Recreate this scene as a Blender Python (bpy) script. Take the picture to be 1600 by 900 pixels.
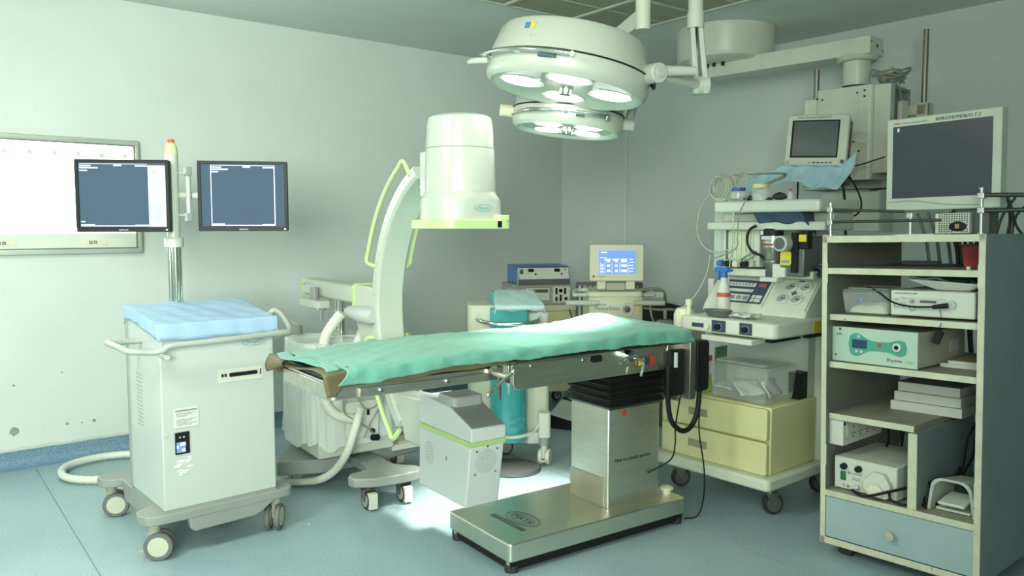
import bpy, bmesh, math, random
from mathutils import Matrix, Vector, Euler
random.seed(7)
for o in list(bpy.data.objects): bpy.data.objects.remove(o)
SC = bpy.context.scene
COL = SC.collection
PI = math.pi
R = math.radians

# ---------------------------------------------------------------- camera
CAMH = 1.45
cam = bpy.data.cameras.new('camera'); camo = bpy.data.objects.new('camera', cam); COL.objects.link(camo)
cam.sensor_width = 36.0; cam.lens = 36.0 * 1261.0 / 1600.0
camo.location = (0, 0, CAMH); camo.rotation_euler = (R(90 - 4.354), 0, 0)
cam.clip_start = 0.05; cam.clip_end = 60
SC.camera = camo
# ---------------------------------------------------------------- world and lights
w = bpy.data.worlds.new('world'); SC.world = w; w.use_nodes = True
w.node_tree.nodes['Background'].inputs[0].default_value = (0.6, 0.8, 0.7, 1)
w.node_tree.nodes['Background'].inputs[1].default_value = 0.05
SC.view_settings.view_transform = 'Standard'; SC.view_settings.look = 'None'
SC.view_settings.gamma = 1; SC.view_settings.use_curve_mapping = False
SC.view_settings.exposure = 0.3

def area(name, loc, rot, sx, sy, power, color):
    l = bpy.data.lights.new(name, 'AREA'); l.shape = 'RECTANGLE'; l.size = sx; l.size_y = sy
    l.energy = power; l.color = color
    o = bpy.data.objects.new(name, l); COL.objects.link(o); o.location = loc; o.rotation_euler = rot
    return o
TINT = (0.95, 1.0, 0.88)
def aim(o, tgt, spread=None):
    d = Vector(tgt) - o.location; o.rotation_euler = d.to_track_quat('-Z', 'Y').to_euler()
    if spread: o.data.spread = R(spread)
aim(area('fill_light_behind', (-0.6, -1.7, 1.9), (0, 0, 0), 1.8, 1.3, 95, TINT), (-2.3, 5.4, 2.7), 105)  # added light, standing free behind the camera to brighten the left wall
area('ceiling_light_over_cart', (-2.0, 1.7, 2.80), (0, 0, R(39)), 1.2, 0.6, 48, TINT)
area('ceiling_light_behind', (-2.6, 0.9, 2.80), (0, 0, R(39)), 1.2, 0.6, 40, TINT)
area('ceiling_light_behind_right', (0.8, -0.9, 2.80), (0, 0, R(39)), 1.2, 0.6, 5, TINT)

# ---------------------------------------------------------------- materials
MATS = {}
def mat(name, col, rough=0.5, metal=0.0, var=0.06, scale=6.0, bump=0.0, bscale=60.0, emit=None, estr=0.0,
        trans=0.0, spec=0.5, chips=None, chipamt=0.62, alpha=1.0, stretch=None, coat=0.0, sheen=0.0):
    if name in MATS: return MATS[name]
    m = bpy.data.materials.new(name); m.use_nodes = True
    nt = m.node_tree; b = nt.nodes['Principled BSDF']; N = nt.nodes.new; K = nt.links.new
    b.inputs['Roughness'].default_value = rough; b.inputs['Metallic'].default_value = metal
    b.inputs['Specular IOR Level'].default_value = spec
    b.inputs['Transmission Weight'].default_value = trans
    b.inputs['Alpha'].default_value = alpha
    b.inputs['Coat Weight'].default_value = coat
    b.inputs['Sheen Weight'].default_value = sheen
    tc = N('ShaderNodeTexCoord')
    src = tc.outputs['Object']
    if stretch:
        mp = N('ShaderNodeMapping'); mp.inputs['Scale'].default_value = stretch
        K(src, mp.inputs['Vector']); src = mp.outputs['Vector']
    nz = N('ShaderNodeTexNoise'); nz.inputs['Scale'].default_value = scale; nz.inputs['Detail'].default_value = 5
    K(src, nz.inputs['Vector'])
    rp = N('ShaderNodeValToRGB')
    rp.color_ramp.elements[0].position = 0.3; rp.color_ramp.elements[1].position = 0.7
    c0 = [max(0, c * (1 - var)) for c in col]; c1 = [min(1, c * (1 + var)) for c in col]
    rp.color_ramp.elements[0].color = (*c0, 1); rp.color_ramp.elements[1].color = (*c1, 1)
    K(nz.outputs['Fac'], rp.inputs['Fac'])
    out = rp.outputs['Color']
    if chips:
        n2 = N('ShaderNodeTexNoise'); n2.inputs['Scale'].default_value = 22; n2.inputs['Detail'].default_value = 6
        n2.inputs['Roughness'].default_value = 0.65
        K(tc.outputs['Object'], n2.inputs['Vector'])
        r2 = N('ShaderNodeValToRGB'); r2.color_ramp.elements[0].position = chipamt; r2.color_ramp.elements[1].position = chipamt + 0.04
        K(n2.outputs['Fac'], r2.inputs['Fac'])
        mx = N('ShaderNodeMix'); mx.data_type = 'RGBA'
        K(r2.outputs['Color'], mx.inputs[0]); K(out, mx.inputs[6]); mx.inputs[7].default_value = (*chips, 1)
        out = mx.outputs[2]
    K(out, b.inputs['Base Color'])
    if bump:
        nb = N('ShaderNodeTexNoise'); nb.inputs['Scale'].default_value = bscale; nb.inputs['Detail'].default_value = 4
        K(src, nb.inputs['Vector'])
        bp = N('ShaderNodeBump'); bp.inputs['Strength'].default_value = bump; bp.inputs['Distance'].default_value = 0.01
        K(nb.outputs['Fac'], bp.inputs['Height']); K(bp.outputs['Normal'], b.inputs['Normal'])
    if emit:
        b.inputs['Emission Color'].default_value = (*emit, 1); b.inputs['Emission Strength'].default_value = estr
    MATS[name] = m
    return m

wallpaint = mat('wall_paint', (0.63, 0.70, 0.67), 0.55, var=0.03, scale=1.5, bump=0.05, bscale=25)
ceilpaint = mat('ceiling_paint', (0.66, 0.72, 0.68), 0.7, var=0.03, scale=1.2)
white = mat('white_enamel', (0.51, 0.56, 0.48), 0.32, var=0.02, scale=3)
cwhite = mat('cool_white_shell', (0.50, 0.55, 0.51), 0.28, var=0.015, scale=3)
cream = mat('cream_plastic', (0.70, 0.70, 0.52), 0.45, var=0.04, scale=5)
offw = mat('aged_white_enamel', (0.62, 0.66, 0.55), 0.38, var=0.07, scale=7, chips=(0.36, 0.30, 0.17), chipamt=0.74)
yellowed = mat('yellowed_enamel', (0.66, 0.64, 0.34), 0.42, var=0.06, scale=4, chips=(0.30, 0.24, 0.12), chipamt=0.76)
wornedge = mat('worn_cream_edge', (0.55, 0.57, 0.42), 0.6, var=0.10, scale=14, chips=(0.26, 0.20, 0.10), chipamt=0.66)
lamin = mat('grey_blue_laminate', (0.20, 0.26, 0.27), 0.5, var=0.04, scale=5)
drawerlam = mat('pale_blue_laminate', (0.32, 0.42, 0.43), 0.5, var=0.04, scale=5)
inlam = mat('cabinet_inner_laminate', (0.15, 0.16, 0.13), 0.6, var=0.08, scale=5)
shelftop = mat('dusty_shelf_laminate', (0.29, 0.29, 0.21), 0.6, var=0.12, scale=8)
steel = mat('brushed_steel', (0.80, 0.80, 0.70), 0.40, metal=1.0, var=0.04, scale=5, stretch=(1, 1, 14), bump=0.03, bscale=40)
steelh = mat('brushed_steel_flat', (0.78, 0.78, 0.66), 0.33, metal=1.0, var=0.04, scale=4, stretch=(1, 14, 1), bump=0.03, bscale=40)
steelr = mat('rail_steel', (0.64, 0.63, 0.54), 0.36, metal=1.0, var=0.10, scale=5, stretch=(1, 6, 8))
chrome = mat('chrome', (0.75, 0.78, 0.75), 0.12, metal=1.0, var=0.03)
dullm = mat('dull_metal', (0.30, 0.31, 0.28), 0.4, metal=0.9, var=0.15, scale=20)
grey = mat('grey_plastic', (0.28, 0.31, 0.29), 0.42, var=0.03)
lgrey = mat('light_grey_plastic', (0.48, 0.52, 0.49), 0.42, var=0.03)
basegrey = mat('base_grey_paint', (0.27, 0.30, 0.28), 0.4, var=0.04, scale=9, chips=(0.22, 0.23, 0.2), chipamt=0.74)
dgrey = mat('dark_grey_plastic', (0.09, 0.10, 0.10), 0.45, var=0.05)
black = mat('black_plastic', (0.012, 0.014, 0.014), 0.45, var=0.1, spec=0.2)
rubber = mat('rubber', (0.03, 0.033, 0.032), 0.6, var=0.15)
rubberg = mat('grey_rubber', (0.13, 0.145, 0.14), 0.6, var=0.1)
bellow = mat('bellows_rubber', (0.012, 0.012, 0.012), 0.32, var=0.1)
lime = mat('lime_plastic', (0.50, 0.68, 0.27), 0.35, var=0.03)
limel = mat('pale_lime_plastic', (0.55, 0.72, 0.33), 0.3, var=0.03)
teal = mat('teal_enamel', (0.05, 0.36, 0.37), 0.22, var=0.04, coat=0.4)
tealpale = mat('pale_teal_plastic', (0.42, 0.64, 0.63), 0.25, var=0.05)
greencloth = mat('green_surgical_linen', (0.14, 0.39, 0.305), 0.85, var=0.08, scale=5, bump=0.5, bscale=16, sheen=0.2)
browncloth = mat('khaki_mackintosh', (0.13, 0.11, 0.055), 0.6, var=0.2, scale=8, bump=0.2, bscale=20)
mattress = mat('black_mattress_vinyl', (0.02, 0.022, 0.02), 0.5, bump=0.1)
bluedrape = mat('blue_nonwoven_drape', (0.36, 0.52, 0.70), 0.75, var=0.06, scale=6, bump=0.35, bscale=18)
bluewrap = mat('light_blue_wrap', (0.42, 0.66, 0.76), 0.7, var=0.12, scale=9, bump=0.4, bscale=16)
red = mat('red_plastic', (0.50, 0.05, 0.03), 0.4)
orange = mat('orange_cap', (0.75, 0.10, 0.03), 0.4)
blue = mat('blue_enamel', (0.07, 0.17, 0.45), 0.35, var=0.04)
navy = mat('navy_panel', (0.04, 0.07, 0.12), 0.4, var=0.1)
navycloth = mat('navy_fabric', (0.05, 0.09, 0.15), 0.8, var=0.15, bump=0.3)
sprayblue = mat('spray_trigger_blue', (0.02, 0.14, 0.45), 0.4)
yellow = mat('yellow_label', (0.65, 0.55, 0.04), 0.5, var=0.08)
green = mat('green_switch', (0.02, 0.16, 0.07), 0.4)
mint = mat('mint_front_panel', (0.42, 0.57, 0.47), 0.45, var=0.02)
mintd = mat('green_fascia', (0.06, 0.33, 0.23), 0.45, var=0.03)
unitg = mat('instrument_beige', (0.42, 0.43, 0.34), 0.5, var=0.04)
unitw = mat('instrument_white', (0.60, 0.64, 0.55), 0.45, var=0.03)
paper = mat('paper', (0.62, 0.64, 0.58), 0.8, var=0.04)
paperd = mat('grey_book_cover', (0.20, 0.21, 0.20), 0.7, var=0.08)
kraft = mat('brown_cover', (0.32, 0.27, 0.16), 0.7)
inkm = mat('ink', (0.03, 0.035, 0.04), 0.6)
inkg = mat('grey_ink', (0.22, 0.25, 0.24), 0.6)
inkb = mat('blue_ink', (0.06, 0.20, 0.45), 0.6)
brownm = mat('brown_leather_case', (0.12, 0.045, 0.02), 0.6, var=0.15)
hosem = mat('white_conduit', (0.66, 0.70, 0.60), 0.5, var=0.05, bump=0.3, bscale=8)
cablew = mat('white_cable', (0.55, 0.60, 0.50), 0.5)
cableg = mat('grey_cable', (0.25, 0.27, 0.22), 0.5)
glow = mat('lamp_glass_lit', (1, 1, 1), 0.3, emit=(1.0, 1.0, 0.93), estr=9.0)
viewglow = mat('viewer_screen_lit', (1, 1, 1), 0.3, emit=(0.95, 1.0, 0.93), estr=4.5)
xray = mat('monitor_screen_on', (0.01, 0.015, 0.02), 0.7, spec=0.12, emit=(0.095, 0.165, 0.23), estr=0.8)
screenw = mat('screen_white_graphics', (0.1, 0.1, 0.1), 0.3, emit=(0.75, 0.85, 0.95), estr=1.0)
screenb = mat('screen_blue_on', (0.01, 0.02, 0.05), 0.3, emit=(0.16, 0.32, 0.85), estr=1.0)
screeno = mat('screen_off_glass', (0.045, 0.05, 0.065), 0.25, var=0.1, scale=3)
lcd = mat('small_lcd', (0.02, 0.05, 0.12), 0.25)
lcdon = mat('blue_lcd_lit', (0.02, 0.05, 0.2), 0.3, emit=(0.2, 0.35, 0.9), estr=0.9)
led = mat('green_led', (0.1, 0.5, 0.1), 0.3, emit=(0.4, 1.0, 0.1), estr=2.0)
gaugef = mat('gauge_face', (0.33, 0.38, 0.36), 0.4, var=0.05)
flowglass = mat('flowmeter_tubes', (0.60, 0.66, 0.50), 0.3, var=0.08, stretch=(1, 12, 1))

def clearmat(name, col, alpha, rough=0.12):
    m = bpy.data.materials.new(name); m.use_nodes = True; nt = m.node_tree
    b = nt.nodes['Principled BSDF']; b.inputs['Base Color'].default_value = (*col, 1)
    b.inputs['Roughness'].default_value = rough; b.inputs['Alpha'].default_value = alpha
    N = nt.nodes.new; tc = N('ShaderNodeTexCoord'); n = N('ShaderNodeTexNoise'); n.inputs['Scale'].default_value = 9
    bp = N('ShaderNodeBump'); bp.inputs['Strength'].default_value = 0.5; bp.inputs['Distance'].default_value = 0.01
    nt.links.new(tc.outputs['Object'], n.inputs['Vector']); nt.links.new(n.outputs['Fac'], bp.inputs['Height'])
    nt.links.new(bp.outputs['Normal'], b.inputs['Normal'])
    return m
clearbox = clearmat('clear_tub_plastic', (0.76, 0.84, 0.80), 0.26)
clearbag = clearmat('clear_polythene', (0.80, 0.88, 0.82), 0.62, 0.25)
clearwrap = clearmat('clear_film', (0.80, 0.90, 0.92), 0.26, 0.05)
clearjar = clearmat('clear_jar', (0.78, 0.85, 0.82), 0.32, 0.08)

def floor_material(name, base, dark):
    m = bpy.data.materials.new(name); m.use_nodes = True; nt = m.node_tree; b = nt.nodes['Principled BSDF']
    N = nt.nodes.new; K = nt.links.new
    tc = N('ShaderNodeTexCoord')
    n1 = N('ShaderNodeTexNoise'); n1.inputs['Scale'].default_value = 160; n1.inputs['Detail'].default_value = 3
    n2 = N('ShaderNodeTexNoise'); n2.inputs['Scale'].default_value = 1.6; n2.inputs['Detail'].default_value = 4
    v = N('ShaderNodeTexVoronoi'); v.inputs['Scale'].default_value = 70
    for n in (n1, n2, v): K(tc.outputs['Object'], n.inputs['Vector'])
    r = N('ShaderNodeValToRGB'); e = r.color_ramp.elements
    e[0].position = 0.36; e[0].color = (*dark, 1); e[1].position = 0.56; e[1].color = (*base, 1)
    K(n1.outputs['Fac'], r.inputs['Fac'])
    r2 = N('ShaderNodeValToRGB'); r2.color_ramp.elements[0].position = 0.3; r2.color_ramp.elements[1].position = 0.75
    r2.color_ramp.elements[0].color = (0.86, 0.88, 0.9, 1); r2.color_ramp.elements[1].color = (1.08, 1.05, 1.02, 1)
    K(n2.outputs['Fac'], r2.inputs['Fac'])
    mx = N('ShaderNodeMix'); mx.data_type = 'RGBA'; mx.blend_type = 'MULTIPLY'; mx.inputs[0].default_value = 1
    K(r.outputs['Color'], mx.inputs[6]); K(r2.outputs['Color'], mx.inputs[7])
    r3 = N('ShaderNodeValToRGB'); r3.color_ramp.elements[0].position = 0.06; r3.color_ramp.elements[0].color = (0.45, 0.5, 0.55, 1)
    r3.color_ramp.elements[1].position = 0.14; r3.color_ramp.elements[1].color = (1, 1, 1, 1)
    K(v.outputs['Distance'], r3.inputs['Fac'])
    m2 = N('ShaderNodeMix'); m2.data_type = 'RGBA'; m2.blend_type = 'MULTIPLY'; m2.inputs[0].default_value = 0.6
    K(mx.outputs[2], m2.inputs[6]); K(r3.outputs['Color'], m2.inputs[7])
    K(m2.outputs[2], b.inputs['Base Color'])
    b.inputs['Roughness'].default_value = 0.42
    return m
floorm = floor_material('blue_speckled_vinyl', (0.36, 0.49, 0.51), (0.22, 0.34, 0.39))
skirtm = floor_material('blue_speckled_skirting', (0.21, 0.34, 0.45), (0.09, 0.18, 0.29))

def perforated():
    m = bpy.data.materials.new('perforated_ceiling_metal'); m.use_nodes = True; nt = m.node_tree
    b = nt.nodes['Principled BSDF']; N = nt.nodes.new; K = nt.links.new
    tc = N('ShaderNodeTexCoord'); mp = N('ShaderNodeMapping'); mp.inputs['Scale'].default_value = (90, 90, 0)
    K(tc.outputs['Object'], mp.inputs['Vector'])
    v = N('ShaderNodeTexVoronoi'); v.inputs['Scale'].default_value = 1; v.inputs['Randomness'].default_value = 0
    K(mp.outputs['Vector'], v.inputs['Vector'])
    r = N('ShaderNodeValToRGB'); r.color_ramp.elements[0].position = 0.30; r.color_ramp.elements[1].position = 0.36
    r.color_ramp.elements[0].color = (0.12, 0.12, 0.07, 1); r.color_ramp.elements[1].color = (0.40, 0.40, 0.27, 1)
    K(v.outputs['Distance'], r.inputs['Fac']); K(r.outputs['Color'], b.inputs['Base Color'])
    b.inputs['Roughness'].default_value = 0.5
    return m
perf = perforated()

# ---------------------------------------------------------------- mesh builder
class MB:
    def __init__(s): s.v = []; s.f = []; s.M = Matrix.Identity(4); s.sm = []
    def add(s, vs, fs, smooth=False):
        b = len(s.v)
        s.v += [tuple(s.M @ Vector(p)) for p in vs]
        s.f += [tuple(b + i for i in f) for f in fs]; s.sm += [smooth] * len(fs)
        return s
    def box(s, x0, x1, y0, y1, z0, z1):
        vs = [(x, y, z) for x in (x0, x1) for y in (y0, y1) for z in (z0, z1)]
        return s.add(vs, [(0, 1, 3, 2), (4, 6, 7, 5), (0, 4, 5, 1), (2, 3, 7, 6), (0, 2, 6, 4), (1, 5, 7, 3)])
    def hexa(s, lo, hi):      # lo, hi: four points each, same order round
        return s.add(list(lo) + list(hi), [(3, 2, 1, 0), (4, 5, 6, 7), (0, 1, 5, 4), (1, 2, 6, 5), (2, 3, 7, 6), (3, 0, 4, 7)])
    def prism(s, poly, ax, a, b):   # poly in the two remaining axes
        def P(p, t):
            return {'x': (t, p[0], p[1]), 'y': (p[0], t, p[1]), 'z': (p[0], p[1], t)}[ax]
        n = len(poly)
        return s.add([P(p, a) for p in poly] + [P(p, b) for p in poly],
                     [tuple(range(n - 1, -1, -1)), tuple(range(n, 2 * n))] + [(i, (i + 1) % n, n + (i + 1) % n, n + i) for i in range(n)])
    def cyl(s, p0, p1, r0, r1=None, n=20, caps=True):
        r1 = r0 if r1 is None else r1
        p0 = Vector(p0); p1 = Vector(p1); d = (p1 - p0).normalized()
        a = d.orthogonal().normalized(); b = d.cross(a)
        vs = []
        for p, r in ((p0, r0), (p1, r1)):
            for i in range(n):
                t = 2 * PI * i / n; vs.append(p + a * (r * math.cos(t)) + b * (r * math.sin(t)))
        s.add(vs, [(i, (i + 1) % n, n + (i + 1) % n, n + i) for i in range(n)], True)
        if caps: s.add(vs, [tuple(range(n - 1, -1, -1)), tuple(range(n, 2 * n))])
        return s
    def lathe(s, prof, c=(0, 0, 0), n=36, M=None, caps=True, sx=1.0, sy=1.0):   # prof list (r, z)
        M = M or Matrix.Identity(4); c = Vector(c); vs = []
        for r, z in prof:
            for i in range(n):
                t = 2 * PI * i / n; vs.append(c + (M @ Vector((r * math.cos(t) * sx, r * math.sin(t) * sy, z))))
        fs = []
        for k in range(len(prof) - 1):
            for i in range(n):
                j = (i + 1) % n; fs.append((k * n + i, k * n + j, (k + 1) * n + j, (k + 1) * n + i))
        s.add(vs, fs, True)
        if caps:
            L = len(prof) - 1
            if prof[0][0] > 1e-5: s.add(vs[:n], [tuple(range(n - 1, -1, -1))])
            if prof[-1][0] > 1e-5: s.add(vs[L * n:], [tuple(range(n))])
        return s
    def tube(s, pts, r, n=10, smooth=6, rib=0.0, closed=False):
        P = [Vector(p) for p in pts]
        if smooth and len(P) > 2:
            Q = []
            for i in range(len(P) - 1):
                a = P[max(i - 1, 0)]; b = P[i]; c = P[i + 1]; d = P[min(i + 2, len(P) - 1)]
                for k in range(smooth):
                    t = k / smooth
                    Q.append(0.5 * ((2 * b) + (c - a) * t + (2 * a - 5 * b + 4 * c - d) * t * t + (3 * b - a - 3 * c + d) * t ** 3))
            Q.append(P[-1]); P = Q
        if rib:
            Q = []; acc = 0
            for i in range(len(P) - 1):
                L = (P[i + 1] - P[i]).length; k = max(1, int(L / (rib * 0.5)))
                for j in range(k): Q.append(P[i].lerp(P[i + 1], j / k))
            Q.append(P[-1]); P = Q
        vs = []; up = None
        for i, p in enumerate(P):
            d = (P[min(i + 1, len(P) - 1)] - P[max(i - 1, 0)])
            if d.length < 1e-9: d = Vector((0, 0, 1))
            d.normalize()
            if up is None: up = d.orthogonal().normalized()
            up = (up - d * up.dot(d))
            if up.length < 1e-6: up = d.orthogonal()
            up.normalize(); b = d.cross(up)
            rr = r * (1.0 if not rib else (1.0 if i % 2 else 0.88))
            for k in range(n):
                t = 2 * PI * k / n; vs.append(p + up * (rr * math.cos(t)) + b * (rr * math.sin(t)))
        m = len(P)
        s.add(vs, [(i * n + k, i * n + (k + 1) % n, (i + 1) * n + (k + 1) % n, (i + 1) * n + k) for i in range(m - 1) for k in range(n)], True)
        s.add(vs, [tuple(range(n - 1, -1, -1)), tuple((m - 1) * n + k for k in range(n))])
        return s
    def sphere(s, c, r, n=16, sx=1, sy=1, sz=1):
        prof = [(r * math.sin(PI * k / n) + (1e-6), -r * math.cos(PI * k / n) * sz) for k in range(n + 1)]
        return s.lathe(prof, c, n * 2, caps=False, sx=sx, sy=sy)
    def grid(s, fn, nu, nv, smooth=True):
        vs = [fn(i / nu, j / nv) for i in range(nu + 1) for j in range(nv + 1)]
        return s.add(vs, [(i * (nv + 1) + j, (i + 1) * (nv + 1) + j, (i + 1) * (nv + 1) + j + 1, i * (nv + 1) + j + 1) for i in range(nu) for j in range(nv)], smooth)
    def rbox(s, x0, x1, y0, y1, z0, z1, r, ax='z', n=5):    # box with rounded vertical (ax) edges
        if ax == 'z': a0, a1, b0, b1, c0, c1 = x0, x1, y0, y1, z0, z1
        elif ax == 'y': a0, a1, b0, b1, c0, c1 = x0, x1, z0, z1, y0, y1
        else: a0, a1, b0, b1, c0, c1 = y0, y1, z0, z1, x0, x1
        poly = []
        for (cx, cy, t0) in ((a1 - r, b1 - r, 0), (a0 + r, b1 - r, PI / 2), (a0 + r, b0 + r, PI), (a1 - r, b0 + r, 1.5 * PI)):
            for k in range(n + 1):
                t = t0 + k * PI / 2 / n; poly.append((cx + r * math.cos(t), cy + r * math.sin(t)))
        return s.prism(poly, ax, c0, c1)
    def text(s, body, org, ex, ey, size, align='LEFT', depth=0.0004, shear=0.0):
        cu = bpy.data.curves.new('t', 'FONT'); cu.body = body; cu.size = size; cu.align_x = align; cu.extrude = depth; cu.shear = shear
        cu.resolution_u = 2
        o = bpy.data.objects.new('t', cu); me = bpy.data.meshes.new_from_object(o)
        ex = Vector(ex).normalized(); ey = Vector(ey).normalized(); ez = ex.cross(ey); org = Vector(org)
        s.add([org + ex * v.co.x + ey * v.co.y + ez * v.co.z for v in me.vertices], [tuple(p.vertices) for p in me.polygons])
        bpy.data.objects.remove(o); bpy.data.curves.remove(cu); bpy.data.meshes.remove(me)
        return s
    def build(s, name, m, parent=None, bevel=0.0, solid=0.0, sub=0, label=None, ang=38):
        me = bpy.data.meshes.new(name); me.from_pydata(s.v, [], s.f)
        me.materials.append(m)
        me.validate()
        bm = bmesh.new(); bm.from_mesh(me)
        bmesh.ops.remove_doubles(bm, verts=bm.verts, dist=1e-5)
        bmesh.ops.recalc_face_normals(bm, faces=bm.faces)
        bm.to_mesh(me); bm.free()
        for p in me.polygons: p.use_smooth = True
        me.set_sharp_from_angle(angle=R(ang))
        o = bpy.data.objects.new(name, me); COL.objects.link(o)
        if parent is not None: o.parent = parent
        if solid:
            d = o.modifiers.new('solid', 'SOLIDIFY'); d.thickness = solid; d.offset = 0
        if bevel:
            d = o.modifiers.new('bevel', 'BEVEL'); d.width = bevel; d.segments = 2; d.limit_method = 'ANGLE'; d.angle_limit = R(40)
            d.harden_normals = False
        if sub:
            d = o.modifiers.new('sub', 'SUBSURF'); d.levels = sub; d.render_levels = sub
        if label: o['label'] = label
        return o

def FM(x, y, z, rz, rx=0.0): return Matrix.Translation((x, y, z)) @ Matrix.Rotation(R(rz), 4, 'Z') @ Matrix.Rotation(R(rx), 4, 'X')
TF = FM(-0.01, 3.259, 0, 35)          # operating table
KF = FM(-1.505, 3.414, 0, 40.8)       # monitor cart
CF = FM(1.583, 3.251, 0.06, 40.1, -1.3)   # shelf cabinet
AF = FM(1.255, 3.88, 0, 40)           # anaesthesia machine
XF = FM(-0.235, 3.6, 0, 124.6)        # mobile x-ray arm
WF = FM(-3.054, 4.717, 0, 39.07)      # left wall
GF = Matrix.Identity(4)

def thing(name, label, cat, F=GF, pos=(0, 0, 0), rz=0.0, group=None, ry=0.0, rx=0.0):
    o = bpy.data.objects.new(name, None); COL.objects.link(o); o.empty_display_size = 0.05
    M = F @ Matrix.Translation(pos) @ Matrix.Rotation(R(rz), 4, 'Z') @ Matrix.Rotation(R(ry), 4, 'Y') @ Matrix.Rotation(R(rx), 4, 'X')
    o.matrix_world = M
    o['label'] = label; o['category'] = cat
    if group: o['group'] = group
    return o
def tag(o, label, cat, group=None, kind=None, F=None, pos=(0, 0, 0)):
    o['label'] = label; o['category'] = cat
    if group: o['group'] = group
    if kind: o['kind'] = kind
    if F is not None: o.matrix_world = F @ Matrix.Translation(pos)
    return o
def struct(o, F=None):
    o['kind'] = 'structure'
    if F is not None: o.matrix_world = F
    return o
def copy_tree(o, parent=None):
    c = o.copy(); COL.objects.link(c)
    if parent is not None: c.parent = parent
    for ch in list(o.children): copy_tree(ch, c)
    return c

# ================================================================ the room
CH = 2.87
WX = [(-3.054 - 4.8 * 0.7764, 4.717 - 4.8 * 0.6303), (0.468, 7.576), (1.079, 7.69), (1.079 + 6.9 * 0.6299, 7.69 - 6.9 * 0.7766)]
d1 = Vector((0.7764, 0.6303)); d2 = Vector((0.6299, -0.7766))
A0, B0, C0, D0 = [Vector(p) for p in WX]
E0 = A0 + d2 * 6.9      # room corners behind the camera
F0 = D0 - d1 * 0.5
room = [A0, B0, C0, D0, E0]
struct(MB().prism([tuple(p) for p in room], 'z', -0.08, 0).build('floor', floorm))
struct(MB().prism([tuple(p) for p in room], 'z', CH, CH + 0.08).build('ceiling', ceilpaint))
def wallseg(name, a, b, cov=True, nm=None):
    a = Vector(a); b = Vector(b); d = (b - a).normalized(); n = Vector((d.y, -d.x))   # n points into the room
    L = (b - a).length; M = Matrix(((d.x, -n.x, 0, a.x), (d.y, -n.y, 0, a.y), (0, 0, 1, 0), (0, 0, 0, 1)))
    wo = struct(MB().box(0, L, 0, 0.08, 0, CH).build('wall_' + name, wallpaint), M)
    if cov:   # vinyl coved up the wall
        mb = MB()
        prof = [(0, 0.105), (-0.004, 0.105)] + [(-0.004 - 0.05 * (1 - math.cos(t)), 0.052 - 0.05 * math.sin(t)) for t in [R(a) for a in range(0, 91, 15)]] + [(-0.058, 0.0005), (0, 0.0005)]
        N = 40 if name == 'left' else 2
        for i in range(N):
            x0, x1 = L * i / N, L * (i + 1) / N
        mb.prism(prof, 'x', 0.0, L)
        struct(mb.build('baseboard_' + name, skirtm), M)
    return wo
wallseg('left', A0, B0); wallseg('back', B0, C0); wallseg('right', C0, D0)
wallseg('rear', D0, E0, False); wallseg('entrance', E0, A0, False)
# ragged sealant line on top of the left skirting
mb = MB()
def rag(u, v):
    x = u * 9.2; 
    return (x, -0.006, 0.100 + v * (0.014 + 0.012 * abs(math.sin(x * 9.1) * math.sin(x * 23.7 + 1)) ))
mb.grid(rag, 260, 1); struct(mb.build('trim_1', mat('sealant', (0.52, 0.60, 0.55), 0.8), solid=0.004), Matrix.Translation((A0.x, A0.y, 0)) @ Matrix.Rotation(R(39.07), 4, 'Z'))
# weld seams in the vinyl floor
def seam(n, a, b):
    struct(MB().tube([(a[0], a[1], 0.0), (b[0], b[1], 0.0)], 0.0025, 6, 0).build('trim_%d' % n, mat('floor_seam', (0.17, 0.26, 0.28), 0.7)))
seam(2, (-2.86, 4.75), (-0.9, 2.2)); seam(3, (-0.4, 5.6), (1.3, 3.2))
# slim conduit down the back corner
struct(MB().box(-0.010, 0.010, -0.006, 0.0, 0.0, CH).build('trim_4', mat('conduit_white', (0.64, 0.71, 0.68), 0.5)), Matrix.Translation((1.075, 7.685, 0)) @ Matrix.Rotation(R(-20), 4, 'Z'))
# peeled spots in the wall paint
stain = mat('peeled_paint_patch', (0.26, 0.31, 0.30), 0.8)
mb = MB()
for (x, z, r) in ((0.081, 0.224, 0.030), (0.366, 0.226, 0.010), (0.448, 0.221, 0.006), (0.517, 0.223, 0.012), (0.24, 0.21, 0.003), (0.09, 0.50, 0.009), (0.35, 0.55, 0.006)):
    k = [(x + r * (0.7 + 0.5 * random.random()) * math.cos(t), z + r * (0.6 + 0.5 * random.random()) * math.sin(t)) for t in [2 * PI * i / 11 for i in range(11)]]
    mb.prism(k, 'y', -0.0015, 0.001)
struct(mb.build('trim_5', stain), WF)

# laminar-flow ceiling grid
cd = Matrix.Translation((0.854, 5.947, CH)) @ Matrix.Rotation(R(37.5), 4, 'Z')
t = thing('air_supply_panel', 'perforated khaki metal air supply panel set in the ceiling above the lamps', 'ceiling panel', cd)
MB().box(-2.9, 0, -2.5, 0, -0.012, -0.004).build('perforated_sheet', perf, t)
mb = MB(); TH = mat('panel_grid_paint', (0.50, 0.55, 0.45), 0.5)
for x in (0, -0.57, -1.14, -1.71, -2.28, -2.88): mb.box(x - 0.012, x + 0.012, -2.5, 0, -0.022, -0.002)
for y in (0, -0.62, -1.24, -1.86, -2.48): mb.box(-2.9, 0.012, y - 0.01, y + 0.01, -0.020, -0.002)
for y in (-0.31, -0.93, -1.55): mb.box(-2.9, 0.0, y - 0.004, y + 0.004, -0.016, -0.002)
mb.build('grid_frame', TH, t)

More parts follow.
